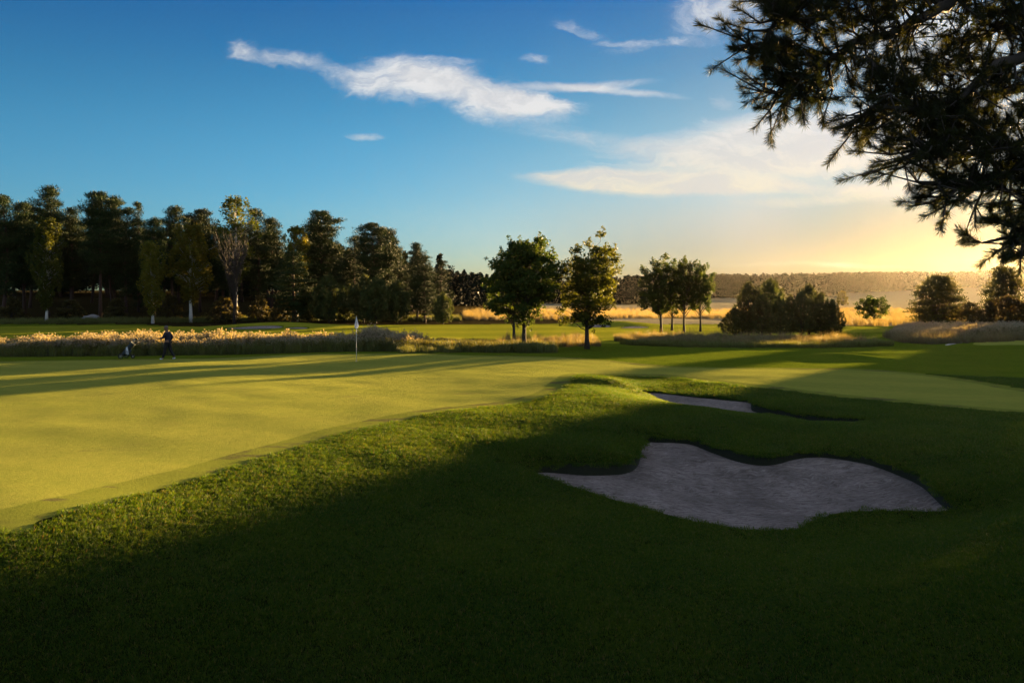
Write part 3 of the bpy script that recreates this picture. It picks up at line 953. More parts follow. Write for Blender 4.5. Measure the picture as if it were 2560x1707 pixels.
def bush(seed, Ht, Wd, Dp, mat, name='bush', ncl=160, nl=60, ls=.16, dome=1.0, z0=0.12, horiz=False):
    rs = np.random.default_rng(seed)
    g = Geo()
    cc = []; rr2 = []
    lob = rs.random(12) * .35 + .75
    for i in range(ncl):
        an = rs.random() * 6.28; t = rs.random()
        z = z0 * Ht + (1 - z0) * Ht * t
        li = (an / 6.2832 * 12 + t * 3) % 12
        q = lob[int(li)] * (1 - li % 1) + lob[(int(li) + 1) % 12] * (li % 1)
        r = (1 - t ** (1.8 * dome)) ** .55 * (rs.random() ** .4) * q
        c = np.array([math.cos(an) * r * Wd / 2, math.sin(an) * r * Dp / 2, z * (.93 + .07 * q)])
        s = Ht * (.060 + .05 * rs.random()) + .05
        cc.append(c); rr2.append([s * (1.7 if horiz else 1), s * (1.7 if horiz else 1), s * (.45 if horiz else 1)])
    cc = np.array(cc)
    for c in cc[:int(ncl * .4)]:
        limb(g, (rs.normal() * .12 * Wd * .3, rs.normal() * .1, -.1), c, .03 + .006 * Ht, .01, rs, .05, 4, 3)
    root = link(name, None)
    link('branches', g.mesh('branches', [M_BARK]), root)
    link('crown', crown_mesh('crown', [leaves(cc, np.array(rr2), nl, ls, rs)], mat), root)
    return root


PROTO_H = {}


def place(root, px, ytop, Y, H0, W0=None, wpx=None, rot=0.0, X=None, dz=0.0):
    """stand a thing of native height H0 so that its top reaches photo row ytop at depth Y"""
    X = (px - CX) / F * Y if X is None else X
    zb = H1(X, Y) + dz
    ht = (CAMZ - (ytop - HY) / F * Y) - zb
    s = ht / H0
    sx = s if wpx is None else (wpx / F * Y) / W0
    root.location = (X, Y, zb)
    root.scale = (sx, sx, s)
    root.rotation_euler = (0, 0, rot)
    return root


# ------------------------------------------------------------------ the trees standing free on the course
t = maple(11, 8.0, 4.9, 1.45, 210, 165, .125, L_MAPLE, 'maple_tree'); place(t, 1311, 568, 50.5, 8.1, 4.9, 204, 0.3)
tag(t, 'dense dark round tree right of the flag with a straight trunk', 'tree')
t = maple(23, 8.0, 4.6, 1.4, 165, 118, .125, L_MAPLE2, 'maple_tree', shape=.4); place(t, 1468, 574, 51.5, 8.1, 4.6, 190, 1.1)
tag(t, 'open round tree with sky showing through its crown, right of the dense one', 'tree')
t = maple(31, 8.0, 4.6, 1.9, 110, 80, .17, L_MAPLE, 'maple_tree'); place(t, 1285, 640, 63, 8.1, 4.6, 130, 2.1)
tag(t, 'tree hidden behind the dense round tree, only its trunk and lower leaves showing', 'tree')
GRP = 'group of four maples beyond the dry grass'
g1 = maple(41, 8.0, 4.8, 1.9, 120, 130, .155, L_MAPLE, 'maple_tree', shape=1.2); place(g1, 1653, 643, 80, 8.1, 4.8, 118, .4)
tag(g1, 'leftmost and widest of the four maples standing together', 'tree', GRP)
g2 = copy_thing(g1); place(g2, 1680, 655, 84, 8.1, 4.8, 96, 2.2); tag(g2, 'second of the four maples, mostly hidden behind the widest one', 'tree', GRP)
g3 = maple(43, 8.0, 4.6, 2.0, 110, 130, .155, L_MAPLE, 'maple_tree', shape=1.3); place(g3, 1710, 637, 80, 8.1, 4.6, 92, 1.4)
tag(g3, 'tallest of the four maples, third from the left', 'tree', GRP)
g4 = copy_thing(g3); place(g4, 1751, 650, 81, 8.1, 4.6, 86, 3.6); tag(g4, 'rightmost of the four maples, leafy down to its forked trunk', 'tree', GRP)
# lone trees out in the field
t = maple(57, 4.0, 4.6, .9, 75, 80, .17, L_MAPLE, 'small_tree', shape=.2); place(t, 2185, 738, 112, 4.05, 4.6, 88, 0.2)
tag(t, 'small flat topped tree alone in the golden reeds', 'tree')
t = bush(58, 4.5, 5.0, 5.0, L_BIRCH, 'round_tree', 80, 50, .3, 1.3, .12); place(t, 2106, 729, 330, 4.5, 5.0, 33)
tag(t, 'tiny round yellowish tree far out in the field', 'tree')

# bushy young pines in the rough
GP1 = 'bushy young pines in the rough right of the four maples'
yp = [young_pine(61, 5.0, 3.2, nper=24), young_pine(62, 5.0, 2.6, nper=22), young_pine(63, 5.0, 3.0, nper=24)]
spots = [(1838, 772, 72.0, 80, 'low pine at the left end of the dark pine clump'), (1872, 712, 72.5, 78, 'pointed pine second from the left of the clump'),
         (1905, 742, 71.0, 70, 'lower pine in front between the two tall left pines'), (1925, 705, 73.5, 100, 'tallest and broadest pine in the left half of the clump'),
         (1950, 754, 72.0, 54, 'slim pine filling the middle of the clump behind the gap'), (1976, 742, 73.0, 44, 'narrow pointed pine alone in the dip of the clump'),
         (2003, 735, 72.5, 62, 'thin pine left of the tall right pine of the clump'), (2022, 718, 74.0, 86, 'tall pine in the right half of the clump'),
         (2052, 738, 72.0, 66, 'bushy pine right of the tall right pine'), (2080, 752, 71.5, 62, 'open crowned pine on bare stems at the right end of the clump')]
first = set()
for i, (px, yt, Y, wp, lb) in enumerate(spots):
    pz = yp[i % 3]
    o = pz if (i % 3) not in first else copy_thing(pz)
    first.add(i % 3)
    place(o, px, yt, Y, 5.0, [3.2, 2.6, 3.0][i % 3], wp * 1.0, i * 1.7); tag(o, lb, 'pine', GP1)

# trees and bushes at the right edge
t = bush(71, 7.0, 6.6, 6.0, L_WILLOW, 'alder_tree', 300, 70, .19, 1.25, .04, True); place(t, 2346, 690, 110, 7.0, 6.6, 132)
tag(t, 'big domed dark tree leafy to the ground at the right of the field', 'tree')
t = bush(73, 9.5, 9, 8, L_WILLOW, 'alder_tree', 300, 64, .24, 1.0, .04, True); place(t, 2510, 668, 112, 9.5, 9.0, 115)
tag(t, 'tall tree against the sun at the right edge', 'tree')
t = bush(74, 3.0, 4, 3, L_SHRUB, 'bush', 120, 50, .15, 1.0, .04); place(t, 2425, 757, 106, 3.0, 4.0, 70)
tag(t, 'low dark bush between the domed tree and the tall edge tree', 'bush')
t = bush(75, 3.6, 8, 4, L_SHRUB, 'bush', 260, 60, .15, .8, .03); place(t, 2520, 745, 92, 3.6, 8.0, 190)
tag(t, 'wide rounded brown green bush in front of the tall edge tree', 'bush')
t = bush(76, 1.4, 5, 2, L_SHRUB, 'bush', 110, 40, .12, .8, .03); place(t, 2290, 806, 106, 1.4, 5.0, 60)
tag(t, 'low hedge like scrub at the foot of the domed tree', 'bush')

# trees right of the frame: they stand between the sun and the foreground
tb = pine(81, 15, .10, 8.5, 'pine_tree', 1.5, .7, .8, None, .7)
offs = []
for yy, step, n_ in ((110, 6.0, 6), (101, 6.5, 6), (92, 6.5, 6)):
    for j in range(n_):
        offs.append(((72.0 if j == 0 else 71.0) + .795 * (yy - 110) + 3 + j * step + ((j * 37 + yy) % 5) * .4, yy + ((j * 53) % 7) - 3, (9.6 if j == 0 else 10.6) + ((j * 29 + yy) % 4) * .35))
for i, (x, y, h) in enumerate(offs):
    o = tb if i == 0 else copy_thing(tb)
    o.location = (x, y, H1(x, y)); o.scale = (h / 15,) * 3; o.rotation_euler = (0, 0, i * 1.3)
    tag(o, 'tall pine in the belt of trees that shades the foreground', 'pine', 'belt of pines right of the view')

# ------------------------------------------------------------------ the wood on the left
pr_p = [pine(101, 17, .26, 7.0, dens=1.25, flat=.5), pine(102, 17, .30, 6.4, dens=1.25, flat=.45, topround=.6), pine(103, 17, .20, 6.6, dens=1.2, flat=.5),
        pine(104, 17, .06, 6.2, dens=1.3, flat=.42, topround=.2), pine(105, 17, .36, 7.6, dens=1.25, flat=.36, topround=1.2)]
PW = [7.0, 6.4, 6.6, 6.2, 7.6]
used_p = set()
fr = random.Random(4)


def put_pine(k, px, yt, Y, wpx, label, rot=None, group='pines of the wood on the left'):
    o = pr_p[k] if k not in used_p else copy_thing(pr_p[k])
    used_p.add(k)
    place(o, px, yt, Y, 17.0, PW[k], wpx, fr.random() * 6.28 if rot is None else rot)
    tag(o, label, 'pine', group)
    return o


front = [  # proto, px, top row, depth, width px, label
    (2, 6, 489, 112, 125, 'dark pine cut by the left edge of the photo'), (0, 62, 505, 116, 110, 'pine behind the leftmost birch, left of the tallest one'),
    (1, 122, 467, 113, 105, 'tallest pointed pine, right behind the leftmost birch'), (0, 180, 540, 118, 90, 'shorter pine between the two tallest pines on the left'),
    (4, 251, 478, 110, 118, 'tall pine with a long straight reddish trunk left of the small golden birch'), (1, 283, 492, 117, 80, 'pine leaning against the right side of the tall red trunked pine'),
    (2, 316, 520, 114, 95, 'pine just left of the thin spire topped tree'), (3, 346, 505, 120, 62, 'thin spire topped pine above the small golden birch'),
    (0, 386, 545, 113, 85, 'low pine in the dip of the skyline above the golden birch'), (1, 436, 517, 116, 90, 'pine behind the left side of the broad golden birch'),
    (4, 500, 522, 121, 100, 'pine behind the top of the broad golden birch'), (2, 640, 523, 114, 110, 'pine with clumped top right of the bare topped birch'),
    (0, 678, 545, 118, 80, 'pine at the right shoulder of the bare topped birch'), (4, 806, 526, 110, 118, 'high domed pine standing clear of the skyline'),
    (0, 782, 560, 118, 96, 'pine peeping out left of the high domed pine'), (2, 885, 592, 114, 80, 'pine in the notch between the two domed pines'),
    (4, 930, 556, 108, 112, 'broad domed pine with forked limbs showing against the sky'), (0, 968, 572, 111, 88, 'right shoulder of the broad domed pines'),
    (1, 1041, 608, 108, 64, 'small topped pine near the right end of the wood'), (3, 1062, 640, 104, 84, 'layered pine bushy to the ground near the right end of the wood'),
    (3, 1104, 652, 108, 66, 'last pine at the right end of the wood'), (3, 735, 628, 103, 128, 'layered golden lit pine below the drooping birch'),
    (2, 590, 560, 118, 100, 'pine behind the bare grey tree'),
]
for k, px, yt, Y, wp, lb in front: put_pine(k, px, yt, Y, wp, lb)
# deeper rows: seen only as dark crowns and trunks between the front ones
back = []
for i in range(30):
    px = -40 + i * 38 + fr.uniform(-12, 12)
    Y = 126 + (i % 3) * 9 + fr.uniform(-3, 3)
    line = np.interp(px, [-40, 120, 250, 400, 560, 700, 800, 940, 1040, 1110], [520, 500, 510, 560, 520, 560, 560, 590, 640, 680])
    k = fr.choice([0, 1, 2, 4])
    lm = min([(6, 'left edge pine'), (118, 'leftmost birch'), (251, 'tall red trunked pine'), (346, 'thin spire topped pine'), (400, 'small golden birch'), (478, 'broad golden birch'),
              (585, 'bare grey tree'), (660, 'clumped top pine'), (741, 'drooping birch'), (806, 'high domed pine'), (930, 'broad domed pine'), (1041, 'small topped pine')], key=lambda q: abs(q[0] - px))
    put_pine(k, px, line + fr.uniform(4, 70), Y, fr.uniform(80, 110), '%s row pine deep in the wood, just %s behind the %s' % (('second', 'third', 'rearmost')[i % 3], 'left' if px < lm[0] else 'right', lm[1]), None, 'pines deep in the wood')
# birches along the wood's edge
bt = birch(201, 12, 4.6, 1.9, L_BIRCHG, ncl=230, nl=60, ls=.20); place(bt, 116, 550, 101, 12, 4.6, 92, .4)
tag(bt, 'leftmost birch, narrow and green with a white trunk', 'birch')
bt = birch(202, 10, 3.2, 1.5, L_BIRCH, ncl=170, nl=60, ls=.18); place(bt, 380, 610, 101, 10, 3.2, 76, 1.0)
tag(bt, 'small narrow golden birch standing alone left of the walking man', 'birch')
bt = birch(203, 12.5, 5.4, 3.0, L_BIRCH, ncl=240, nl=60, ls=.21); place(bt, 478, 562, 104, 12.5, 5.4, 136, 2.0)
tag(bt, 'broad golden birch with a thin white trunk right of the walking man', 'birch')
bt = birch(204, 16, 4.6, 6.0, L_BIRCH, ncl=210, nl=50, ls=.21); place(bt, 742, 570, 106, 16, 4.6, 84, 3.0)
tag(bt, 'tall drooping birch rising behind the layered golden pine', 'birch')
bt = birch(205, 17, 5.0, 5.0, L_BIRCHG, ncl=250, nl=24, ls=.22); place(bt, 588, 494, 109, 17, 5.0, 125, 5.0)
tag(bt, 'highest birch of the wood, thin bare topped crown', 'birch')
# bare grey tree
def bare_tree(seed, Ht):
    rs = np.random.default_rng(seed); g = Geo()
    g.tube([(0, 0, -.2), (.1, 0, Ht * .3), (0, .1, Ht * .55)], [.16, .12, .08], 7)
    for i in range(46):
        t = rs.random(); z = Ht * (.18 + .4 * t); an = rs.random() * 6.28
        L = Ht * (.25 + .28 * rs.random()); sp = .16 + .26 * rs.random()
        e = np.array([math.cos(an) * L * sp, math.sin(an) * L * sp, z + L])
        e[2] = min(e[2], Ht * (.8 + .2 * rs.random()))
        pts = limb(g, (0, 0, z), e, .05, .014, rs, -.02, 4, 4)
        for j in range(4):
            b = pts[int(rs.integers(1, 5))]
            limb(g, b, b + np.array([math.cos(an + rs.normal()) * .5, math.sin(an + rs.normal()) * .5, .9 + rs.random() * .8]), .02, .008, rs, 0, 3, 2)
    return mesh_np('bare_tree', np.concatenate(g.v), g.f, [M_DEADW], True)
o = link('bare_tree', bare_tree(211, 9)); place(o, 585, 578, 103, 9.0, None, None, .3)
tag(o, 'bare grey leafless tree right of the broad golden birch', 'tree')
# young pines in front of the wood
ypf = [young_pine(221, 4.6, 4.2, nper=30, tuft=.36), young_pine(222, 4.6, 3.8, nper=30, tuft=.36)]
for i, (px, yt, Y, wp, lb) in enumerate([(822, 697, 103, 90, 'bushy young pine left of the flag'), (862, 722, 105, 60, 'low young pine in the gap behind the flag'), (910, 697, 103, 76, 'young pine just right of the flag'),
                                         (940, 703, 102, 84, 'young pine with a rounded top in the middle of the low row'), (992, 712, 103, 78, 'young pine at the right end of the low row'),
                                         (1108, 738, 100, 44, 'small young pine below the last tall pine'), (775, 735, 104, 60, 'low young pine under the layered golden pine')]):
    o = ypf[i % 2] if i < 2 else copy_thing(ypf[i % 2])
    place(o, px, yt, Y, 4.6, [4.2, 3.8][i % 2], wp * 1.12, i * 1.3); tag(o, lb, 'young pine', 'bushy young pines in front of the wood')
for i, (px, yt, Y, wp) in enumerate([(30, 745, 104, 90), (175, 752, 106, 90), (290, 748, 108, 80), (430, 740, 108, 80), (560, 745, 106, 110), (650, 742, 107, 90), (700, 752, 104, 80)]):
    o = bush(231, 2.6, 4.0, 3, L_SHRUB, 'bush', 90, 40, .17, .8, .03) if i == 0 else copy_thing(ub)
    if i == 0: ub = o
    place(o, px, yt, Y, 2.6, 4.0, wp, i * 1.1)
    tag(o, ['low dark bush at the foot of the wood by the left edge', 'dark bush right of the leftmost birch', 'dark bush left of the small golden birch', 'dark bush right of the small golden birch',
            'broad dark bush under the bare grey tree', 'dark bush left of the layered golden pine', 'brownish bush below the layered golden pine'][i], 'bush', 'dark bushes at the foot of the wood')
# boulder
rs = np.random.default_rng(5)
bpy.ops.mesh.primitive_ico_sphere_add(subdivisions=3, radius=1)
o = bpy.context.object; o.name = 'boulder'
for v in o.data.vertices:
    p = v.co; n = 1 + .18 * math.sin(p.x * 3 + 1) * math.cos(p.y * 4) + .1 * math.sin(p.z * 7 + p.x * 5)
    v.co = Vector((p.x * 1.15 * n, p.y * .8 * n, p.z * .42 * n))
o.data.materials.append(plain("boulder_stone", (.20, .20, .21), .9, .35, 4, bump=.5))
bx, by = (228 - CX) / F * 106, 106; o.location = (bx, by, H1(bx, by) + .25)
tag(o, 'flat grey boulder on the dark forest floor', 'boulder')

# ------------------------------------------------------------------ scattered stuff (instances on points)
def scatter(name, protos, pts, rot, scl, pick, kind='stuff', label=None):
    pc = bpy.data.collections.new(name + '_kinds')
    for i, p in enumerate(protos):
        ob = bpy.data.objects.new(f'{name}_kind_{i:02d}', p); pc.objects.link(ob)
    me = bpy.data.meshes.new(name); me.vertices.add(len(pts)); me.vertices.foreach_set('co', np.asarray(pts, np.float32).ravel())
    for nm, tp, arr in (('rot', 'FLOAT_VECTOR', rot), ('scl', 'FLOAT_VECTOR', scl)):
        a = me.attributes.new(nm, tp, 'POINT'); a.data.foreach_set('vector', np.asarray(arr, np.float32).ravel())
    a = me.attributes.new('pick', 'INT', 'POINT'); a.data.foreach_set('value', np.asarray(pick, np.int32))
    o = link(name, me); tag(o, label, None, None, kind)
    ng = bpy.data.node_groups.new(name, 'GeometryNodeTree')
    ng.interface.new_socket('Geometry', in_out='INPUT', socket_type='NodeSocketGeometry')
    ng.interface.new_socket('Geometry', in_out='OUTPUT', socket_type='NodeSocketGeometry')
    t = NT(ng); gi = t.n('NodeGroupInput'); go = t.n('NodeGroupOutput')
    ci = t.n('GeometryNodeCollectionInfo'); ci.inputs['Collection'].default_value = pc
    ci.inputs['Separate Children'].default_value = True; ci.inputs['Reset Children'].default_value = True
    ip = t.n('GeometryNodeInstanceOnPoints'); ip.inputs['Pick Instance'].default_value = True
    mp_ = t.n('GeometryNodeMeshToPoints'); t.l(gi.outputs[0], mp_.inputs['Mesh'])
    def attr(nm, dt):
        a = t.n('GeometryNodeInputNamedAttribute', data_type=dt); a.inputs['Name'].default_value = nm; return a.outputs['Attribute']
    t.l(mp_.outputs[0], ip.inputs['Points']); t.l(ci.outputs[0], ip.inputs['Instance'])
    t.l(attr('pick', 'INT'), ip.inputs['Instance Index'])
    er = t.n('FunctionNodeEulerToRotation'); t.l(attr('rot', 'FLOAT_VECTOR'), er.inputs[0]); t.l(er.outputs[0], ip.inputs['Rotation'])
    t.l(attr('scl', 'FLOAT_VECTOR'), ip.inputs['Scale']); t.l(ip.outputs[0], go.inputs[0])
    md = o.modifiers.new('scatter', 'NODES'); md.node_group = ng
    return o


def in_poly(P, x, y): return sdf(P, x, y) < 0


def grass_patch(seed, n, size, h, wd, mats, curl=.5, lean=.25):
    """a square patch of blades, each a bent strip of three faces"""
    rs = np.random.default_rng(seed)
    b = (rs.random((n, 2)) - .5) * size
    an = rs.random(n) * 6.28; hh = h * (.45 + .75 * rs.random(n)) * (.55 + 1.1 * np.clip(vnoise((b[:, 0] + 5) * 17 + seed, (b[:, 1] + 5) * 17, seed) + .5, 0, 1)); ln = hh * (lean + curl * rs.random(n)); w2 = wd * (.6 + .6 * rs.random(n)) / 2
    dx, dy_ = np.cos(an), np.sin(an); sa = an + 1.57 + rs.normal(size=n) * .5; sx, sy = np.cos(sa), np.sin(sa)
    def P(t, wv): return np.stack([b[:, 0] + dx * ln * t ** 1.8 + sx * w2 * wv, b[:, 1] + dy_ * ln * t ** 1.8 + sy * w2 * wv, hh * t * (1 - .18 * t) - .006], 1)
    v = np.stack([P(0, -1), P(0, 1), P(.5, -.85), P(.5, .85), P(1, 0)], 1).reshape(-1, 3)
    base = np.arange(n)[:, None] * 5
    f = np.concatenate([base + [0, 1, 3], base + [0, 3, 2], base + [2, 3, 4]])
    mi = np.tile((rs.random(n) < .05).astype(int) if len(mats) > 1 else np.zeros(n, int), 3)
    return mesh_np('grass_patch', v, f, mats, False, mi)


def blade_mat(name, c1, c2, trans=.45, nscale=.6, val=.5):
    m, t, out = new_mat(name)
    g = t.n('ShaderNodeNewGeometry'); P = g.outputs['Position']
    a = t.noise(P, nscale, 4, .65); b = t.noise(P, 24.0, 4, .7)
    f = t.math('ADD', t.math('MULTIPLY', t.mapr(a, .34, .66), .20), t.math('ADD', t.math('MULTIPLY', t.mapr(b, .42, .66), .55), t.math('MULTIPLY', t.math('POWER', g.outputs['Random Per Island'], 2.2), .45)))
    c = t.mix(f, c1, c2)
    d = t.n('ShaderNodeBsdfPrincipled'); t.l(c, d.inputs['Base Color']); d.inputs['Roughness'].default_value = .55
    d.inputs['Specular IOR Level'].default_value = .25
    tr = t.n('ShaderNodeBsdfTranslucent'); t.l(t.vmath('MULTIPLY', c, (2.4, 1.8, .4)), tr.inputs['Color'])
    mx = t.n('ShaderNodeMixShader'); mx.inputs[0].default_value = trans
    t.l(d.outputs[0], mx.inputs[1]); t.l(tr.outputs[0], mx.inputs[2]); t.l(mx.outputs[0], out.inputs['Surface'])
    return m


G_BLADE = blade_mat("blades_rough", (.012, .056, .004), (.082, .130, .010), .56)
G_STRAW = blade_mat("blades_straw", (.12, .10, .04), (.20, .16, .07), .4)
G_TALL = blade_mat("tall_grass_green", (.055, .088, .030), (.140, .160, .055), .35)
G_DRY = blade_mat("tall_grass_dry", (.095, .092, .062), (.22, .20, .14), .34)
G_REED = blade_mat("reed_straw", (.13, .118, .08), (.24, .215, .155), .34)
G_FLUFF = blade_mat("seed_fluff", (.20, .19, .18), (.38, .365, .35), .34, 2.0)
G_STEM = blade_mat("weed_leaves", (.055, .078, .034), (.150, .150, .070), .38)

# short rough close to the camera
rs = np.random.default_rng(12)
pt = []
def sample_rough(r0, r1, dens):
    d = 1 / math.sqrt(dens)
    gx, gy = np.meshgrid(np.arange(-r1, r1, d), np.arange(0, r1 + d, d))
    x = (gx + (rs.random(gx.shape) - .5) * d * .9).ravel(); y = (gy + (rs.random(gy.shape) - .5) * d * .9).ravel()
    r = np.hypot(x, y); m = (r >= r0) & (r < r1) & (np.abs(np.arctan2(x, y)) < math.radians(58 if r1 < 30 else 44))
    x = x[m]; y = y[m]
    m = sdf(P_GREEN, x, y) > .05
    m &= (sdf(P_B1, x, y) > .015) & (sdf(P_B2, x, y) > .05)
    return x[m], y[m]
xs, ys, ss = [], [], []
for r0, r1, dn, sc in ((5.5, 12, 34, 1.0), (12, 18, 30, 1.1), (18, 26, 24, 1.25), (26, 36, 14, 1.6)):
    x, y = sample_rough(r0, r1, dn); xs.append(x); ys.append(y); ss.append(np.full(len(x), sc))
# a denser fringe along the bunker lips and the edge of the green
for P, n_, off in ((P_B1, 6, .035), (P_B2, 5, .06)):
    A = P; B = np.roll(P, -1, 0)
    for a_, b_ in zip(A, B):
        L = np.linalg.norm(b_ - a_); k = max(1, int(L / .035))
        for j in range(k):
            p = a_ + (b_ - a_) * (j + rs.random()) / k + rs.normal(size=2) * off
            if 0.006 < sdf(P, np.array([p[0]]), np.array([p[1]]))[0] < .3: xs.append([p[0]]); ys.append([p[1]]); ss.append([-.62])
xs = np.concatenate(xs); ys = np.concatenate(ys); ss = np.concatenate(ss)
zs = H(xs, ys); e_ = .12
nx = -(H(xs + e_, ys) - zs) / e_; ny = -(H(xs, ys + e_) - zs) / e_
fr_m = ss < 0; ss = np.abs(ss)
patches = [grass_patch(300 + i, 480, .34, .042, .0058, [G_BLADE, G_STRAW]) for i in range(6)]
hv = .72 + .32 * np.clip(vnoise(xs * 1.1, ys * 1.1, 21) + .5, 0, 1) + .36 * np.clip(vnoise(xs * 3.3, ys * 3.3, 22) + .5, 0, 1)
rotv = np.stack([np.clip(-ny, -1, 1), np.clip(nx, -1, 1), rs.random(len(xs)) * 6.28], 1)
rotv[:, 2] = rs.random(len(xs)) * 6.28
# tilt to the slope: rotate about z first, so express as XYZ euler with the slope turned into the patch frame
cz, sz_ = np.cos(rotv[:, 2]), np.sin(rotv[:, 2])
eul = np.zeros_like(rotv)
for i in range(len(xs)):
    nrm_ = Vector((nx[i], ny[i], 1)).normalized()
    q = Vector((0, 0, 1)).rotation_difference(nrm_) @ Matrix.Rotation(rotv[i, 2], 3, 'Z').to_quaternion()
    eul[i] = q.to_euler()
scl = np.stack([ss * np.where(fr_m, .35, 1), ss * np.where(fr_m, .35, 1), hv * np.where(fr_m, .8, 1.0)], 1)
scatter('rough_grass', patches, np.stack([xs, ys, zs], 1), eul, scl, rs.integers(0, 6, len(xs)), label='short rough grass around the green and the bunkers')

def lip_grass(Pl, rs_, n_m):
    """blades that hang over the turf lip of a bunker"""
    A = Pl; B = np.roll(Pl, -1, 0); L = np.linalg.norm(B - A, axis=1); n = int(L.sum() * n_m)
    k = rs_.choice(len(A), n, p=L / L.sum()); t = rs_.random(n)[:, None]
    p = A[k] * (1 - t) + B[k] * t; d = (B - A)[k] / L[k][:, None]
    area = np.sum(A[:, 0] * B[:, 1] - B[:, 0] * A[:, 1]); inn = np.stack([-d[:, 1], d[:, 0]], 1) * (1 if area > 0 else -1)
    p0 = p - inn * (.005 + .03 * rs_.random((n, 1)))
    z0 = H(p0[:, 0], p0[:, 1]); clump = np.clip(vnoise(p[:, 0] * 9, p[:, 1] * 9, 51) + .55, .1, 1)
    ln = (.05 + .10 * rs_.random(n)) * clump; out_ = ln * (.35 + .5 * rs_.random(n))
    side = d * (rs_.normal(size=(n, 1)) * .35)
    w2 = .0035
    def pt_(f, s_, dz): 
        q = p0 + inn * (out_ * f)[:, None] + side * (ln * f)[:, None] + d * (w2 * s_)
        return np.stack([q[:, 0], q[:, 1], z0 + dz], 1)
    v = np.stack([pt_(0, -1, 0 * ln), pt_(0, 1, 0 * ln), pt_(.55, -.8, .018 - ln * .25), pt_(.55, .8, .018 - ln * .25), pt_(1, 0, -ln * .9)], 1).reshape(-1, 3)
    b_ = np.arange(n)[:, None] * 5
    return v, np.concatenate([b_ + [0, 1, 3], b_ + [0, 3, 2], b_ + [2, 3, 4]])
lv1, lf1 = lip_grass(P_B1, np.random.default_rng(61), 620); lv2, lf2 = lip_grass(P_B2, np.random.default_rng(62), 420)
o = link('lip_grass', mesh_np('lip_grass', np.concatenate([lv1, lv2]), np.concatenate([lf1, lf2 + len(lv1)]), [G_BLADE])); tag(o, 'long blades hanging over the lips of the two near bunkers', None, None, 'stuff')

# ---- tall weeds and dry grass
def weed(seed, h, fluff=True, n=9, w=.5):
    rs = np.random.default_rng(seed); g = Geo(); g2 = Geo()
    vs, fs, mi = [], [], []; o = 0
    def quad(a, b, c, d, m):
        nonlocal o
        vs.extend([a, b, c, d]); fs.append((o, o + 1, o + 2, o + 3)); mi.append(m); o += 4
    for i in range(n):
        x, y = (rs.random(2) - .5) * w; hh = h * (.7 + .4 * rs.random()); an = rs.random() * 6.28
        lean = rs.normal(size=2) * .08
        top = np.array([x + lean[0], y + lean[1], hh])
        s = .009
        for a in (0, 1.57):
            d = np.array([math.cos(a), math.sin(a), 0]) * s
            quad(np.array([x, y, 0]) - d, np.array([x, y, 0]) + d, top + d * .4, top - d * .4, 0)
        for j in range(26):
            t = rs.random() ** .9 * (.85 if fluff else 1); p = np.array([x, y, 0]) * (1 - t) + top * t
            a = rs.random() * 6.28; L = .10 + .12 * rs.random()
            e = p + np.array([math.cos(a) * L, math.sin(a) * L, L * (.2 + .5 * rs.random())]); sd_ = np.array([-math.sin(a), math.cos(a), .3]) * .020
            quad(p, p * .5 + e * .5 + sd_, e, p * .5 + e * .5 - sd_, 0)
        if fluff:
            nh = int(rs.integers(3, 6))
            for q in range(nh):
                c = top + np.array([rs.normal() * .07, rs.normal() * .07, -.05 - .07 * q + rs.normal() * .03])
                for j in range(16):
                    d = rs.normal(size=3); d /= np.linalg.norm(d); p = c + d * .055 * rs.random() ** .5; u = rs.normal(size=3); u /= np.linalg.norm(u); v_ = np.cross(u, d); z_ = .020
                    quad(p - u * z_, p + v_ * z_, p + u * z_, p - v_ * z_, 1)
    return mesh_np('weed_clump', np.array(vs), np.array(fs), [G_STEM, G_FLUFF], False, mi)


def dry_clump(seed, h, mats, n=70, w=.45):
    rs = np.random.default_rng(seed)
    m = grass_patch(seed, n, w, h, .016, mats, .35, .1)
    return m


def band(top, bot, n, rs):
    """points in a strip given by two photo polylines (px, py) on the ground"""
    T = np.array([hit(*p) for p in top]); B = np.array([hit(*p) for p in bot])
    def along(Pl, t):
        L = np.concatenate([[0], np.cumsum(np.linalg.norm(np.diff(Pl, axis=0), axis=1))]); L /= L[-1]
        return np.stack([np.interp(t, L, Pl[:, 0]), np.interp(t, L, Pl[:, 1])], 1)
    u = rs.random(n); v = rs.random(n)[:, None]
    p = along(T, u) * v + along(B, u) * (1 - v)
    return p[:, 0], p[:, 1], u, v[:, 0]


def put_clumps(name, protos, x, y, smin, smax, label, hf=None, seed=3):
    rs = np.random.default_rng(seed); n = len(x)
    z = H(x, y); s = smin + (smax - smin) * rs.random(n)
    h_ = s * (hf if hf is not None else 1)
    ro = np.stack([rs.normal(size=n) * .06, rs.normal(size=n) * .06, rs.random(n) * 6.28], 1)
    scatter(name, protos, np.stack([x, y, z - .02], 1), ro, np.stack([s, s, h_], 1), rs.integers(0, len(protos), n), label=label)


rs = np.random.default_rng(77)
weeds = [weed(400 + i, 1.15) for i in range(5)]
leafy = [weed(410 + i, .80, False, 10, .55) for i in range(3)]
dryc = [dry_clump(420 + i, .85, [G_DRY, G_TALL]) for i in range(4)]
grnc = [dry_clump(430 + i, .55, [G_TALL, G_DRY], 90) for i in range(4)]
reedc = [dry_clump(440 + i, .85, [G_REED, G_DRY]) for i in range(4)]
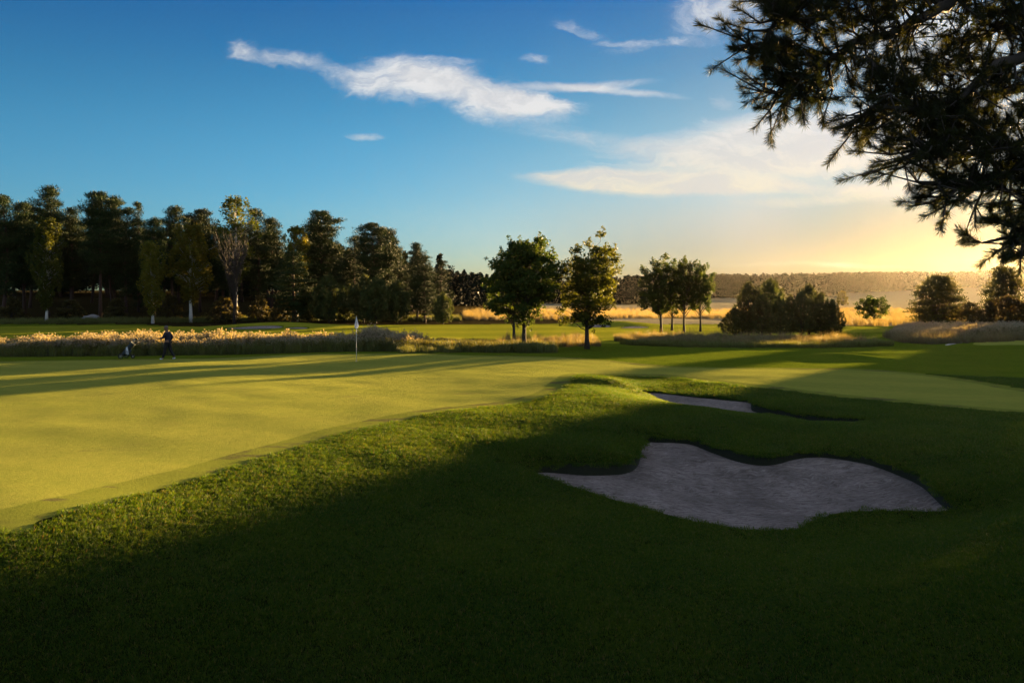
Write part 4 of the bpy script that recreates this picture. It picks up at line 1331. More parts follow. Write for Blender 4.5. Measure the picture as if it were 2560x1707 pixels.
# left strip: world band behind the green
def wband(n, x0, x1, y0, y1): 
    x = x0 + (x1 - x0) * rs.random(n); return x, np.interp(x, [-34, -20, -8, 0, 8], [0, 1.6, 2.2, 1.8, 2.2]) + y0 + (y1 - y0) * rs.random(n)
x, y = wband(2300, -34, -5.8, 44.6, 51.5)
hf = .80 * np.interp(x, [-34, -29, -26, -14, -11, -9, -6], [.72, .78, 1.0, 1.0, .78, 1.15, .85]) * (1 + .75 * vnoise(x * .8, y * .8, 30) + .4 * vnoise(x * 2.5, y * 2.5, 31))
put_clumps('tall_weeds', weeds, x, y, .8, 1.1, 'tall weeds with fluffy cream seed heads behind the man and the golf bag', hf)
x, y = wband(1500, -34, 1.5, 44.0, 51.0)
put_clumps('leafy_undergrowth', leafy, x, y, .7, 1.1, 'dark leafy weeds in the strip behind the green', np.interp(x, [-34, -8, -5, 1.5], [.8, .9, .8, .6]), 4)
x, y = wband(1300, -34, 2.5, 43.6, 46.2)
put_clumps('long_green_grass', grnc, x, y, .8, 1.1, 'long green grass at the foot of the tall weeds', None, 5)
x1, y1, u, v = band([(1270, 851), (1340, 850), (1440, 846), (1490, 856)], [(1240, 872), (1330, 870), (1420, 868), (1500, 866)], 620, rs)
x2, y2, u, v = band([(1540, 850), (1650, 843), (1800, 845), (1990, 849), (2130, 853)], [(1540, 853), (1620, 860), (1800, 864), (2000, 864), (2200, 862)], 1900, rs)
m2 = (x2 > -99)
put_clumps('dry_rough_grass', dryc + grnc[:2], np.concatenate([x1, x2]), np.concatenate([y1, y2]), .45, .78, 'tall dry golden grass around the free standing trees', .9 + .9 * vnoise(np.concatenate([x1, x2]) * .7, np.concatenate([y1, y2]) * .7, 12) + .5 * vnoise(np.concatenate([x1, x2]) * 2.2, np.concatenate([y1, y2]) * 2.2, 13), 6)
x3, y3, u, v = band([(1540, 860), (1650, 862), (1850, 866), (2100, 866), (2230, 862)], [(1600, 864), (1700, 868), (1850, 870), (2100, 869), (2230, 865)], 700, rs)
x4, y4, u, v = band([(1000, 852), (1200, 856), (1330, 862)], [(1000, 886), (1200, 880), (1400, 872)], 1300, rs)
put_clumps('green_edge_grass', grnc, np.concatenate([x3, x4]), np.concatenate([y3, y4]), .5, .8, 'dark green edge of the tall dry grass', None, 7)
# right: weeds in front of the edge trees
x, y, u, v = band([(2250, 838), (2350, 832), (2560, 830), (2640, 830)], [(2230, 846), (2330, 854), (2460, 850), (2640, 846)], 1600, rs)
put_clumps('seeded_weeds', weeds, x, y, .75, 1.05, 'shaded grey white weeds in front of the bushes at the right edge', np.interp(x, [32, 38, 60], [.7, 1.0, 1.05]), 8)
x, y, u, v = band([(2210, 842), (2350, 846), (2560, 842), (2640, 840)], [(2240, 856), (2330, 861), (2460, 856), (2640, 850)], 900, rs)
put_clumps('long_grass', dryc, x, y, .6, .9, 'brownish long grass at the foot of the weeds at the right', None, 9)
# golden reeds in the field
x, y, u, v = band([(1160, 786), (1500, 775), (1800, 778), (2000, 770), (2250, 774), (2430, 772)], [(1160, 800), (1500, 798), (1800, 797), (2040, 812), (2240, 818), (2430, 808)], 4200, rs)
put_clumps('golden_reeds', reedc, x, y, .8, 1.3, 'golden backlit reeds and dry grass in the field', None, 10)
x, y, u, v = band([(-20, 806), (300, 803), (600, 800), (1000, 797), (1150, 795)], [(-20, 812), (300, 808), (600, 803), (1000, 801), (1150, 801)], 1500, rs)
put_clumps('wood_edge_grass', grnc, x, y, .7, 1.2, 'rough grass along the edge of the wood', None, 11)

# ---- distant woods
def far_conifer(seed, h, w, mat):
    rs = np.random.default_rng(seed); cc = []; rr2 = []
    for i in range(16):
        t = i / 15; cc.append([rs.normal() * .2, rs.normal() * .2, h * (.12 + .86 * t)]); r = w / 2 * (1 - t) ** .8 + .15; rr2.append([r, r, h * .05])
    v, f = leaves(np.array(cc), np.array(rr2), 26, w * .30, rs, 'leaf')
    return mesh_np('far_tree', v, f, [mat])
def far_round(seed, h, w, mat):
    rs = np.random.default_rng(seed); d = rs.normal(size=(34, 3)); d /= np.linalg.norm(d, axis=1)[:, None]; r = rs.random((34, 1)) ** .4
    cc = d * r * [w / 2, w / 2, h * .42] + [0, 0, h * .55]
    v, f = leaves(cc, np.full((34, 3), w * .13), 22, w * .085, rs)
    return mesh_np('far_tree', v, f, [mat])
L_FAR = leaf_mat("far_wood", (.006, .015, .009), (.010, .020, .011), .01, (1.3, 1.1, .6), nscale=.2)
fc = [far_conifer(500 + i, 15, 4.6, L_FAR) for i in range(3)] + [far_round(510 + i, 13, 7, L_FAR) for i in range(2)]
def wood(name, n, fx, label, protos, seed, smin, smax):
    rs = np.random.default_rng(seed); x, y = fx(rs, n); z = H(x, y); s = smin + (smax - smin) * rs.random(n)
    scatter(name, protos, np.stack([x, y, z], 1), np.stack([0 * x, 0 * x, rs.random(n) * 6.28], 1), np.stack([s * 1.05, s * 1.05, s], 1), rs.integers(0, len(protos), n), label=label)
def f1(rs, n):
    u = rs.random(n); d = rs.random(n) ** 1.3
    px = 1560 + u * 760; Y = 610 + d * 260 + np.interp(px, [1560, 1800, 2080, 2090, 2400], [-60, 0, 0, 90, 200])
    return (px - CX) / F * Y, Y
wood('distant_forest', 3600, f1, 'long distant forest on the horizon across the field', fc, 1, .75, 1.15)
def f2(rs, n):
    u = rs.random(n); d = rs.random(n); px = 2080 + u * 640; Y = 820 + d * 320
    return (px - CX) / F * Y, Y
wood('hazy_forest', 2600, f2, 'hazy golden forest on the horizon by the sun', fc, 2, .8, 1.15)
def f3(rs, n):
    px = 1330 + rs.random(n) * 300; Y = 340 + rs.random(n) * 120; return (px - CX) / F * Y, Y
wood('middle_wood', 520, f3, 'dark wood behind the field between the round trees', fc[3:] + fc[:1], 3, .62, .85)
def f4(rs, n):
    px = 1090 + rs.random(n) * 150; Y = 160 + rs.random(n) * 60 + (px - 1090) * .25; return (px - CX) / F * Y, Y
wood('low_pine_wood', 160, f4, 'low pine wood between the end of the big wood and the dense round tree', fc[:3], 4, .42, .55)

def f5(rs, n):
    px = -120 + rs.random(n) * 1230; Y = 146 + rs.random(n) * 34; return (px - CX) / F * Y, Y
wood('wood_understory', 330, f5, 'dark low growth deep inside the wood on the left', fc[3:] + fc[:1], 5, .42, .75)


# ------------------------------------------------------------------ flagstick
M_WHITE = plain("white_paint", (.75, .74, .72), .45)
fx, fy = hit(891, 903); fz = H1(fx, fy)
root = tag(link('flagstick', None, None, (fx, fy, fz)), 'white flagstick with a small limp blue and white flag on the green', 'flagstick')
g = Geo(); g.tube([(0, 0, -.08), (0, 0, 1.0), (0, 0, 2.13)], [.011, .0095, .008], 8)
link('pole', g.mesh('pole', [M_WHITE]), root)
g = Geo(); g.lathe([(.054, -.1), (.054, .004), (.050, .004), (.050, -.1)], 20); link('cup', g.mesh('cup', [M_WHITE]), root)
# limp cloth: folds hanging from the top of the pole, hem fanned out
nu, nv = 26, 22
vs = []
for j in range(nv + 1):
    tv = j / nv
    for i in range(nu + 1):
        tu = i / nu
        wdt = .016 + .20 * tv ** 1.0
        if tv > .80: wdt *= 1 - .42 * (tv - .80) / .2 * (1 + .0 * tu)
        x = (tu - .42) * wdt * (1.0 + .1 * math.sin(tv * 3))
        y = -.018 - (.012 + .030 * tv) * math.sin(tu * 9.5 + tv * 1.2) * (.3 + tv)
        z = 2.10 - .53 * tv - .075 * tv * abs(math.sin(tu * math.pi * 1.0)) + .05 * tv * (1 - abs(2 * tu - 1))
        vs.append((x, y, z))
fs = np.array([(j * (nu + 1) + i, j * (nu + 1) + i + 1, (j + 1) * (nu + 1) + i + 1, (j + 1) * (nu + 1) + i) for j in range(nv) for i in range(nu)])
mf, t, out = new_mat("flag_cloth")
tcn = t.n('ShaderNodeTexCoord'); sp_ = t.n('ShaderNodeSeparateXYZ'); t.l(tcn.outputs['Object'], sp_.inputs[0])
core = t.math('MULTIPLY', t.mapr(t.math('ABSOLUTE', t.math('SUBTRACT', sp_.outputs['X'], .012)), .030, .016), t.mapr(t.math('ABSOLUTE', t.math('SUBTRACT', sp_.outputs['Z'], 1.74)), .15, .09))
c = t.mix(core, (.52, .60, .74), (.02, .04, .16))
d = t.n('ShaderNodeBsdfDiffuse'); t.l(c, d.inputs['Color']); tr = t.n('ShaderNodeBsdfTranslucent'); t.l(c, tr.inputs['Color'])
mx = t.n('ShaderNodeMixShader'); mx.inputs[0].default_value = .35; t.l(d.outputs[0], mx.inputs[1]); t.l(tr.outputs[0], mx.inputs[2]); t.l(mx.outputs[0], out.inputs['Surface'])
link('flag', mesh_np('flag', vs, fs, [mf], True), root)

# ------------------------------------------------------------------ the walking man
M_SKIN = plain("skin", (.15, .085, .06), .8, .12, 14)
M_SWEAT = plain("navy_knit", (.010, .013, .032), .9, .25, 30)
M_TROU = plain("black_cloth", (.008, .008, .010), .9, .2, 30)
M_SHOE = plain("white_leather", (.62, .66, .74), .45)
M_HAIR = plain("grey_stubble", (.10, .09, .085), .9, .2, 40)


def skin_mesh(name, verts, edges, radii, mat, root_i=0, sub=2):
    me = bpy.data.meshes.new(name); me.from_pydata([Vector(v) for v in verts], edges, [])
    o = bpy.data.objects.new(name, me); COL.objects.link(o)
    m = o.modifiers.new('skin', 'SKIN'); m.use_smooth_shade = True
    sv = me.skin_vertices[0].data
    for i, r in enumerate(radii):
        sv[i].radius = r if isinstance(r, tuple) else (r, r); sv[i].use_root = (i == root_i)
    s_ = o.modifiers.new('sub', 'SUBSURF'); s_.levels = sub; s_.render_levels = sub
    dg = bpy.context.evaluated_depsgraph_get(); dg.update()
    ev = o.evaluated_get(dg); nm = bpy.data.meshes.new_from_object(ev)
    bpy.data.objects.remove(o); nm.name = name
    nm.materials.clear(); nm.materials.append(mat)
    for p in nm.polygons: p.use_smooth = True
    return nm


mx0, my0 = hit(419, 899); mz0 = H1(mx0, my0)
man = tag(link('person', None, None, (mx0, my0, mz0)), 'walking man in navy sweater, black trousers and white shoes, facing left, one hand held out', 'person')
man.scale = (1.12, 1.12, .985)
# joints (x forward is negative: he walks to the left), metres
BV = [(0, 0, .93), (.005, 0, 1.05), (.0, 0, 1.20), (-.01, 0, 1.36), (-.03, 0, 1.47), (-.05, 0, 1.54), (-.075, 0, 1.62), (-.085, 0, 1.70), (-.075, 0, 1.755),
      (.0, -.10, .88), (-.075, -.105, .50), (-.175, -.105, .10), (-.215, -.11, .05), (-.32, -.11, .035),
      (.01, .10, .88), (.095, .10, .50), (.265, .10, .15), (.265, .105, .075), (.18, .105, .035),
      (-.015, -.185, 1.41), (-.115, -.22, 1.16), (-.33, -.17, 1.12), (-.38, -.16, 1.12),
      (.0, .185, 1.41), (.12, .225, 1.16), (.02, .20, .97), (-.02, .19, .91)]
BE = [(0, 1), (1, 2), (2, 3), (3, 4), (4, 5), (5, 6), (6, 7), (7, 8), (0, 9), (9, 10), (10, 11), (11, 12), (12, 13), (0, 14), (14, 15), (15, 16), (16, 17), (17, 18),
      (3, 19), (19, 20), (20, 21), (21, 22), (3, 23), (23, 24), (24, 25), (25, 26)]
BR = [.13, .12, .13, .14, .075, .055, (.075, .085), (.085, .095), .06, .088, .058, .042, .042, .032, .088, .058, .042, .042, .032, .065, .043, .030, (.035, .02), .065, .043, .030, (.035, .02)]
for hi_, sgn in ((22, -1), (26, 1)):   # fingers and thumb
    hx, hy, hz = BV[hi_]
    if hi_ == 22:
        for k, (dy0, ln) in enumerate([(-.030, .060), (-.010, .070), (.010, .066), (.028, .052)]):
            n0 = len(BV); BV += [(hx - .035, hy + dy0, hz), (hx - .035 - ln * .5, hy + dy0, hz - .004), (hx - .035 - ln * .62, hy + dy0, hz - .035)]
            BE += [(hi_, n0), (n0, n0 + 1), (n0 + 1, n0 + 2)]; BR += [.010, .009, .008]
        n0 = len(BV); BV += [(hx - .005, hy + .040, hz + .01), (hx - .035, hy + .050, hz + .005)]; BE += [(hi_, n0), (n0, n0 + 1)]; BR += [.011, .009]
    else:
        for k, (dx0, ln) in enumerate([(-.030, .060), (-.010, .070), (.010, .066), (.026, .052)]):
            n0 = len(BV); BV += [(hx + dx0, hy, hz - .035), (hx + dx0, hy - .004, hz - .035 - ln * .5), (hx + dx0, hy - .03, hz - .035 - ln * .7)]
            BE += [(hi_, n0), (n0, n0 + 1), (n0 + 1, n0 + 2)]; BR += [.010, .009, .008]
        n0 = len(BV); BV += [(hx - .035, hy, hz - .005), (hx - .045, hy, hz - .035)]; BE += [(hi_, n0), (n0, n0 + 1)]; BR += [.011, .009]
# nose, brow and chin give the profile a face; ears at the sides
nose = [(-.165, 0, 1.675), (-.15, 0, 1.61)]
n0 = len(BV); BV += [(-.155, 0, 1.668), (-.178, 0, 1.660)]; BE += [(6, n0), (n0, n0 + 1)]; BR += [.030, .012]
n0 = len(BV); BV += [(-.135, 0, 1.588)]; BE += [(6, n0)]; BR += [.032]
for sy in (-1, 1):
    n0 = len(BV); BV += [(-.065, sy * .085, 1.665)]; BE += [(6, n0)]; BR += [.018]
body = link('body', skin_mesh('body', BV, BE, BR, M_SKIN), man)
# features sit on the face as part of the hair / eye parts
cap = Geo()
cap.lathe([(.001, .098), (.035, .092), (.062, .072), (.080, .040), (.088, .004), (.089, -.025)], 18, (-.060, 0, 1.705), None)
hair = cap.mesh('hair', [M_HAIR]); link('hair', hair, man)
M_EYE = plain("eye_dark", (.03, .02, .02), .3)
for sy in (-1, 1):
    g = Geo(); g.lathe([(.001, .010), (.008, .006), (.011, 0), (.008, -.006), (.001, -.010)], 8, (-.148, sy * .032, 1.685)); link('eye', g.mesh('eye', [M_EYE]), man)
g = Geo(); g.lathe([(.001, .004), (.018, .003), (.020, 0), (.001, -.004)], 10, (-.150, 0, 1.622)); link('mouth', g.mesh('mouth', [plain("lips", (.25, .09, .08), .5)]), man)
def sub_skel(ids, grow, extra=None):
    m = {k: i for i, k in enumerate(ids)}
    v = [BV[k] for k in ids]; e = [(m[a], m[b]) for a, b in BE if a in m and b in m]
    r = [tuple(x + grow for x in (BR[k] if isinstance(BR[k], tuple) else (BR[k], BR[k]))) for k in ids]
    return v, e, r
v, e, r = sub_skel([0, 1, 2, 3, 4, 19, 20, 21, 23, 24, 25], .014)
e = [x for x in e]; v[0] = (.0, 0, .84); r[0] = (.125, .135); v[4] = (-.022, 0, 1.44)
link('sweater', skin_mesh('sweater', v, e, r, M_SWEAT), man)
v, e, r = sub_skel([0, 9, 10, 11, 14, 15, 16], .016)
v[0] = (0, 0, 1.0)
link('trousers', skin_mesh('trousers', v, e, r, M_TROU), man)
for ids in ((11, 12, 13), (16, 17, 18)):
    v, e, r = sub_skel(list(ids), .010); r[0] = (.042, .042); r[2] = (.045, .040)
    v[0] = tuple(np.array(v[0]) * .35 + np.array(v[1]) * .65)
    v[1] = (v[1][0] + .03, v[1][1], v[1][2] + .0); v[2] = (v[2][0] + .0, v[2][1], max(.045, v[2][2]))
    link('shoe', skin_mesh('shoe', v, e, r, M_SHOE), man)
# the club he holds out in front of him
M_STEEL = plain("club_steel", (.35, .36, .38), .3, metal=1.0)
M_RUB = plain("black_rubber", (.012, .012, .014), .7)
cl_ = tag(link('golf_club', None, None, (mx0 - .41, my0 - .16, mz0 + 1.085)), 'thin golf club with a dark grip held out in front of the walking man', 'golf club')
g = Geo(); g.tube([(.06, 0, .01), (-.40, 0, -.07)], [.0055, .0045], 7); link('shaft', g.mesh('shaft', [M_STEEL]), cl_)
g = Geo(); g.tube([(-.38, 0, -.066), (-.66, 0, -.115)], [.010, .014], 8); link('grip', g.mesh('grip', [M_RUB]), cl_)
g = Geo(); g.tube([(.06, 0, .01), (.07, .03, -.01), (.075, .10, -.012)], [.012, .016, .012], 8); link('club_head', g.mesh('club_head', [M_STEEL]), cl_)

# ------------------------------------------------------------------ golf bag on its trolley
bx, by = hit(320, 896); bz = H1(bx, by)
PXM = .00187          # metres per detail-crop pixel, used below as plain local metres
tro = tag(link('golf_trolley', None, None, (bx, by, bz)), 'black three wheeled golf trolley parked on the edge of the green left of the man', 'golf trolley')
g = Geo()
g.tube([(-.26, 0, .14), (-.02, 0, .42), (.18, 0, .66), (.32, 0, .72), (.52, 0, .86)], [.016] * 5, 7)
g.tube([(-.02, 0, .42), (.24, 0, .10)], [.014, .014], 7)
g.tube([(-.24, -.30, .15), (-.24, .30, .15)], [.012, .012], 7)
link('frame', g.mesh('frame', [M_RUB]), tro)
g = Geo(); g.tube([(.44, -.13, .80), (.54, -.10, .88), (.54, .10, .88), (.44, .13, .80)], [.020] * 4, 7); link('handle', g.mesh('handle', [M_RUB]), tro)
def wheel(x, y, z, r):
    g = Geo(); n = 26; v = []
    for i in range(n):
        a = i / n * 2 * math.pi
        for j in range(8):
            b = j / 8 * 2 * math.pi; rr_ = r - .022 + .022 * math.cos(b)
            v.append((x + rr_ * math.cos(a), y + .022 * math.sin(b), z + rr_ * math.sin(a)))
    g.add(v, [(i * 8 + j, i * 8 + (j + 1) % 8, ((i + 1) % n) * 8 + (j + 1) % 8, ((i + 1) % n) * 8 + j) for i in range(n) for j in range(8)])
    wo_ = link('wheel', g.mesh('wheel', [M_RUB]), tro)
    g = Geo()
    for k in range(5):
        a = k / 5 * 2 * math.pi; g.tube([(x, y, z), (x + (r - .03) * math.cos(a), y, z + (r - .03) * math.sin(a))], [.012, .008], 5)
    g.tube([(x, y - .03, z), (x, y + .03, z)], [.022, .022], 8)
    link('rim', g.mesh('rim', [plain("rim_grey", (.22, .23, .25), .5)]), wo_)
wheel(-.24, -.31, .145, .145); wheel(-.24, .31, .145, .145); wheel(.26, 0, .11, .11)
bag = tag(link('golf_bag', None, None, (bx, by, bz)), 'dark golf bag leaning on the black trolley with clubs sticking out', 'golf bag')
dirv = Vector((.53, 0, .66)).normalized()
Rb = np.array(dirv.to_track_quat('Z', 'Y').to_matrix())
og = (-.22, -.02, .20)
M_BAG = plain("bag_dark_green", (.016, .026, .026), .7, .3, 12)
g = Geo(); g.lathe([(.10, 0), (.125, .02), (.13, .3), (.12, .55), (.135, .74), (.145, .80), (.130, .815), (.115, .80)], 18, og, Rb)
link('bag_body', g.mesh('bag_body', [M_BAG]), bag)
g = Geo(); g.lathe([(.04, 0), (.075, .03), (.08, .25), (.05, .33)], 12, np.array(og) + Rb @ np.array([.02, -.12, .10]), Rb); link('pocket', g.mesh('pocket', [plain("bag_pocket", (.035, .05, .055), .6)]), bag)
g = Geo(); g.lathe([(.04, 0), (.07, .03), (.07, .2), (.04, .26)], 12, np.array(og) + Rb @ np.array([-.10, -.05, .05]), Rb); link('pocket', g.mesh('pocket', [M_BAG]), bag)
hl = [(-.04, -.05, .20, .045), (.05, -.03, .26, .05), (0, .05, .17, .04), (.07, .05, .12, .03), (-.06, .04, .12, .03)]
for i, (ax, ay, hh, rr_) in enumerate(hl):
    g = Geo(); o_ = np.array(og) + Rb @ np.array([ax, ay, .70])
    g.tube([o_, o_ + Rb @ np.array([0, 0, .12 + hh])], [.006, .006], 6)
    tip = o_ + Rb @ np.array([0, 0, .12 + hh])
    g.tube([tip, tip + Rb @ np.array([.03, 0, .04]), tip + np.array([.07, 0, .05]), tip + np.array([.10, 0, .04])], [rr_ * .5, rr_ * .9, rr_, rr_ * .6], 8)
    link('club', g.mesh('club', [M_RUB if i < 3 else M_STEEL]), bag)
# towel hanging on the bag
nu, nv = 8, 16; vs = []
for j in range(nv + 1):
    for i in range(nu + 1):
        tu, tv = i / nu, j / nv
        vs.append((.03 + (tu - .5) * (.08 + .09 * tv) + .02 * tv, -.175 - .02 * math.sin(tu * 8 + tv * 2), .64 - .40 * tv - .03 * math.sin(tu * 3)))
mt, t, out = new_mat("striped_towel"); tcn = t.n('ShaderNodeTexCoord'); sp_ = t.n('ShaderNodeSeparateXYZ'); t.l(tcn.outputs['Object'], sp_.inputs[0])
st_ = t.mapr(t.math('SINE', t.math('ADD', t.math('MULTIPLY', sp_.outputs['Z'], 110), t.math('MULTIPLY', sp_.outputs['X'], 40))), -.2, .4)
c = t.mix(t.math('MULTIPLY', st_, t.mapr(sp_.outputs['Z'], .50, .36)), (.60, .66, .72), (.03, .04, .05))
d = t.n('ShaderNodeBsdfDiffuse'); t.l(c, d.inputs['Color']); t.l(d.outputs[0], out.inputs['Surface'])
tw = link('towel', mesh_np('towel', vs, np.array([(j * (nu + 1) + i, j * (nu + 1) + i + 1, (j + 1) * (nu + 1) + i + 1, (j + 1) * (nu + 1) + i) for j in range(nv) for i in range(nu)]), [mt], True), None, (bx, by, bz))
sm_ = tw.modifiers.new('thick', 'SOLIDIFY'); sm_.thickness = .006
tag(tw, 'white towel with dark stripes hanging on the golf bag', 'towel')
# small dark marker by the tee
px_, py_ = hit(2527, 852); g = Geo(); g.tube([(0, 0, -.05), (0, 0, .20)], [.035, .035], 8); g.lathe([(.05, .19), (.065, .22), (.05, .26), (.001, .28)], 10)
tag(link('marker_post', g.mesh('marker_post', [M_RUB]), None, (px_, py_, H1(px_, py_))), 'small dark marker post on the mown tee at the right edge', 'post')

# ------------------------------------------------------------------ big pine whose boughs hang into the upper right corner
def near_pine():
    SH = 36
    rs = np.random.default_rng(91)
    root = tag(link('pine_tree', None), 'big pine whose dark boughs hang into the upper right corner', 'pine')
    g = Geo(); gz = H1(5.6, 6.4)
    T = [(5.6, 6.4, gz - .3), (5.62, 6.4, gz + 1.5), (5.5, 6.35, 3.6), (5.45, 6.3, 5.5), (5.5, 6.2, 8), (5.4, 6.2, 11), (5.5, 6.1, 14)]
    g.tube(T, [.36, .27, .25, .22, .17, .11, .03], 14)
    link('trunk', g.mesh('trunk', [M_BARKP]), root)
    limbs = [  # photo-shaped boughs: (px, py, depth) from the trunk outwards
        [(3300, -420, 6.0), (2800, -150, 5.2), (2420, -30, 4.6), (2367, 5, 4.5), (2324, 48, 4.4), (2259, 82, 4.35), (2176, 121, 4.3), (2081, 150, 4.2), (2020, 191, 4.15), (1950, 235, 4.1), (1900, 270, 4.1)],
        [(3300, -420, 6.0), (2700, -260, 4.9), (2300, -150, 4.5), (2080, -60, 4.3), (1960, 20, 4.2), (1890, 90, 4.1), (1850, 160, 4.05)],
        [(3250, -100, 6.0), (2760, 100, 5.0), (2560, 165, 4.5), (2450, 200, 4.3), (2380, 262, 4.2), (2300, 295, 4.15), (2237, 306, 4.1), (2140, 300, 4.0)],
        [(3250, 50, 6.0), (2760, 220, 5.1), (2560, 250, 4.7), (2440, 268, 4.5), (2320, 290, 4.4), (2230, 300, 4.35), (2130, 330, 4.3)],
        [(3250, 180, 6.0), (2760, 330, 4.9), (2560, 372, 4.3), (2480, 400, 4.15), (2400, 420, 4.05), (2300, 420, 4.0), (2240, 412, 3.95)],
        [(3250, 280, 6.0), (2760, 440, 4.8), (2560, 405, 4.2), (2500, 450, 4.1), (2430, 500, 4.0), (2370, 510, 3.95), (2305, 492, 3.9)],
        [(3250, 380, 6.0), (2800, 560, 4.8), (2640, 560, 4.3), (2560, 545, 4.15), (2520, 535, 4.1)],
        [(3250, 480, 6.0), (2760, 640, 4.5), (2620, 630, 4.1), (2540, 622, 4.0), (2475, 628, 3.95)],
        [(3300, -420, 6.0), (2800, -60, 5.3), (2600, 40, 4.9), (2480, 90, 4.7), (2400, 130, 4.6), (2330, 190, 4.5)],
        [(3300, -420, 6.0), (2850, -200, 5.3), (2640, -80, 4.9), (2540, 0, 4.7), (2500, 60, 4.6), (2470, 120, 4.5)],
    ]
    tips = []; nvs = []; nfs = []; nn = 0
    P3 = lambda q: np.array(at(q[0] + 48, q[1] - SH, Y=q[2]))
    tw_pts = []
    for li, L in enumerate(limbs):
        gl = Geo(); pts = [P3(q) for q in L]
        zb_ = max(3.9, pts[1][2] - .25 * abs(li - 4) * .3 - .2); pts[0] = np.array([5.47, 6.32, zb_])   # rooted in the trunk
        pts.insert(1, pts[0] * .5 + pts[1] * .5 + np.array([0, 0, .12 + .05 * (li % 3)]))
        fine = []
        for i in range(len(pts) - 1):
            for j in range(3): fine.append(pts[i] * (1 - j / 3) + pts[i + 1] * j / 3 + rs.normal(size=3) * .008)
        fine.append(pts[-1])
        r0 = .055 if li in (0, 2) else .035
        gl.tube(fine, [r0 * (1 - .90 * (i / (len(fine) - 1)) ** .8) + .003 for i in range(len(fine))], 8)
        # side branches
        for i in range(2, len(fine)):
            t = i / (len(fine) - 1)
            for _ in range(3):
                d = fine[min(i + 1, len(fine) - 1)] - fine[i - 1]; d /= np.linalg.norm(d) + 1e-9
                s_ = rs.normal(size=3); s_ -= d * s_.dot(d); s_ /= np.linalg.norm(s_)
                Ls = (.10 + .20 * rs.random()) * (1.15 - .35 * t)
                dr = d * .75 + s_ * .8 + np.array([0, 0, .12]); dr /= np.linalg.norm(dr)
                mid_ = fine[i] + dr * Ls * .5 + rs.normal(size=3) * .02
                e = fine[i] + dr * Ls + rs.normal(size=3) * .03
                gl.tube([fine[i], mid_, e], [.009, .006, .003], 5)
                tw_pts.append((e + (mid_ - e) * min(1, .10 / max(1e-3, np.linalg.norm(e - mid_))), e)); tips.append(e)
                for k in range(2):
                    s2 = rs.normal(size=3); s2 /= np.linalg.norm(s2)
                    e2 = mid_ + (dr * .6 + s2 * .7) * (.10 + .14 * rs.random())
                    gl.tube([mid_, e2], [.005, .0025], 4); tw_pts.append((mid_ * .4 + e2 * .6, e2)); tips.append(e2)
        br = link('branch', gl.mesh('branch', [M_BARK]), root)
    # masses of foliage (photo px, py, radius px, depth) filled with twigs
    masses = [(1905, 60, 65, 4.1, 26), (1875, 175, 48, 4.1, 18), (1960, 40, 110, 4.2, 34), (1965, 165, 80, 4.15, 28), (2080, 60, 110, 4.25, 34), (1935, 235, 50, 4.1, 16), (2010, 255, 60, 4.1, 12),
              (2170, 50, 70, 4.3, 18), (2200, -10, 100, 4.4, 20), (2110, 190, 70, 4.2, 14), (2170, 230, 70, 4.1, 18), (2150, 290, 55, 4.05, 12), (2270, 200, 90, 4.25, 22), (2350, 190, 50, 4.4, 8),
              (2300, 330, 70, 4.1, 18), (2390, 330, 80, 4.2, 20), (2340, 400, 70, 4.0, 22), (2440, 390, 80, 4.1, 22), (2540, 330, 70, 4.2, 16), (2450, 225, 55, 4.4, 9), (2540, 215, 55, 4.4, 9),
              (2280, 420, 45, 3.95, 10), (2370, 500, 60, 3.95, 14), (2450, 490, 60, 4.0, 12), (2540, 440, 70, 4.1, 18), (2400, 90, 50, 4.6, 4), (2510, 110, 50, 4.6, 5), (2570, 60, 50, 4.7, 5),
              (2560, 545, 40, 4.1, 3), (2530, 625, 40, 4.0, 6), (2590, 640, 60, 4.1, 8), (2490, 20, 60, 4.7, 5), (2340, 30, 60, 4.5, 8), (2560, 160, 50, 4.5, 8), (2600, 380, 60, 4.2, 14),
              (2760, 60, 190, 5.0, 60), (2800, 300, 190, 4.9, 60), (2780, 520, 150, 4.7, 36), (2980, -120, 230, 5.4, 60), (2950, 150, 220, 5.4, 60), (2960, 420, 180, 5.3, 40), (2700, -180, 200, 4.9, 50)]
    allt = np.array([b for a, b in tw_pts])
    gl = Geo()
    for px, py, rp, Y, n in masses:
        rp *= .80; n = int(n * 1.45)
        for _ in range(n):
            d = rs.normal(size=3); d /= np.linalg.norm(d); q = rs.random() ** .45
            c = P3((px + d[0] * q * rp, py - d[2] * q * rp * .8, Y + d[1] * q * .22))
            j = int(np.argmin(((allt - c) ** 2).sum(1))); src = allt[j]
            v = c - src; L = np.linalg.norm(v) + 1e-6
            axis = v / L * .8 + np.array([-.45, -.1, .1]) + rs.normal(size=3) * .55; axis /= np.linalg.norm(axis)
            e = c + axis * (.045 + .05 * rs.random())
            gl.tube([src, src * .5 + c * .5 + np.array([0, 0, -.03 * L]), c, e], [.0045, .004, .003, .002], 4)
            tw_pts.append((c, e))
    tv = np.concatenate(gl.v); tf = gl.f
    # needles
    A = np.array([a for a, b in tw_pts]); B = np.array([b for a, b in tw_pts])
    nn_ = 120
    k = len(A); ax = B - A; Ls = np.linalg.norm(ax, axis=1); ax /= Ls[:, None] + 1e-9
    t = rs.random((k, nn_)) ** .8 * 1.02
    base = A[:, None] * (1 - t[..., None]) + B[:, None] * t[..., None]
    u = np.cross(ax, rs.normal(size=(k, 3))); u /= np.linalg.norm(u, axis=1)[:, None]; w_ = np.cross(ax, u)
    an = rs.random((k, nn_)) * 6.283
    rad_ = np.cos(an)[..., None] * u[:, None] + np.sin(an)[..., None] * w_[:, None]
    spread = .55 + .75 * rs.random((k, nn_)) * (1.15 - t)
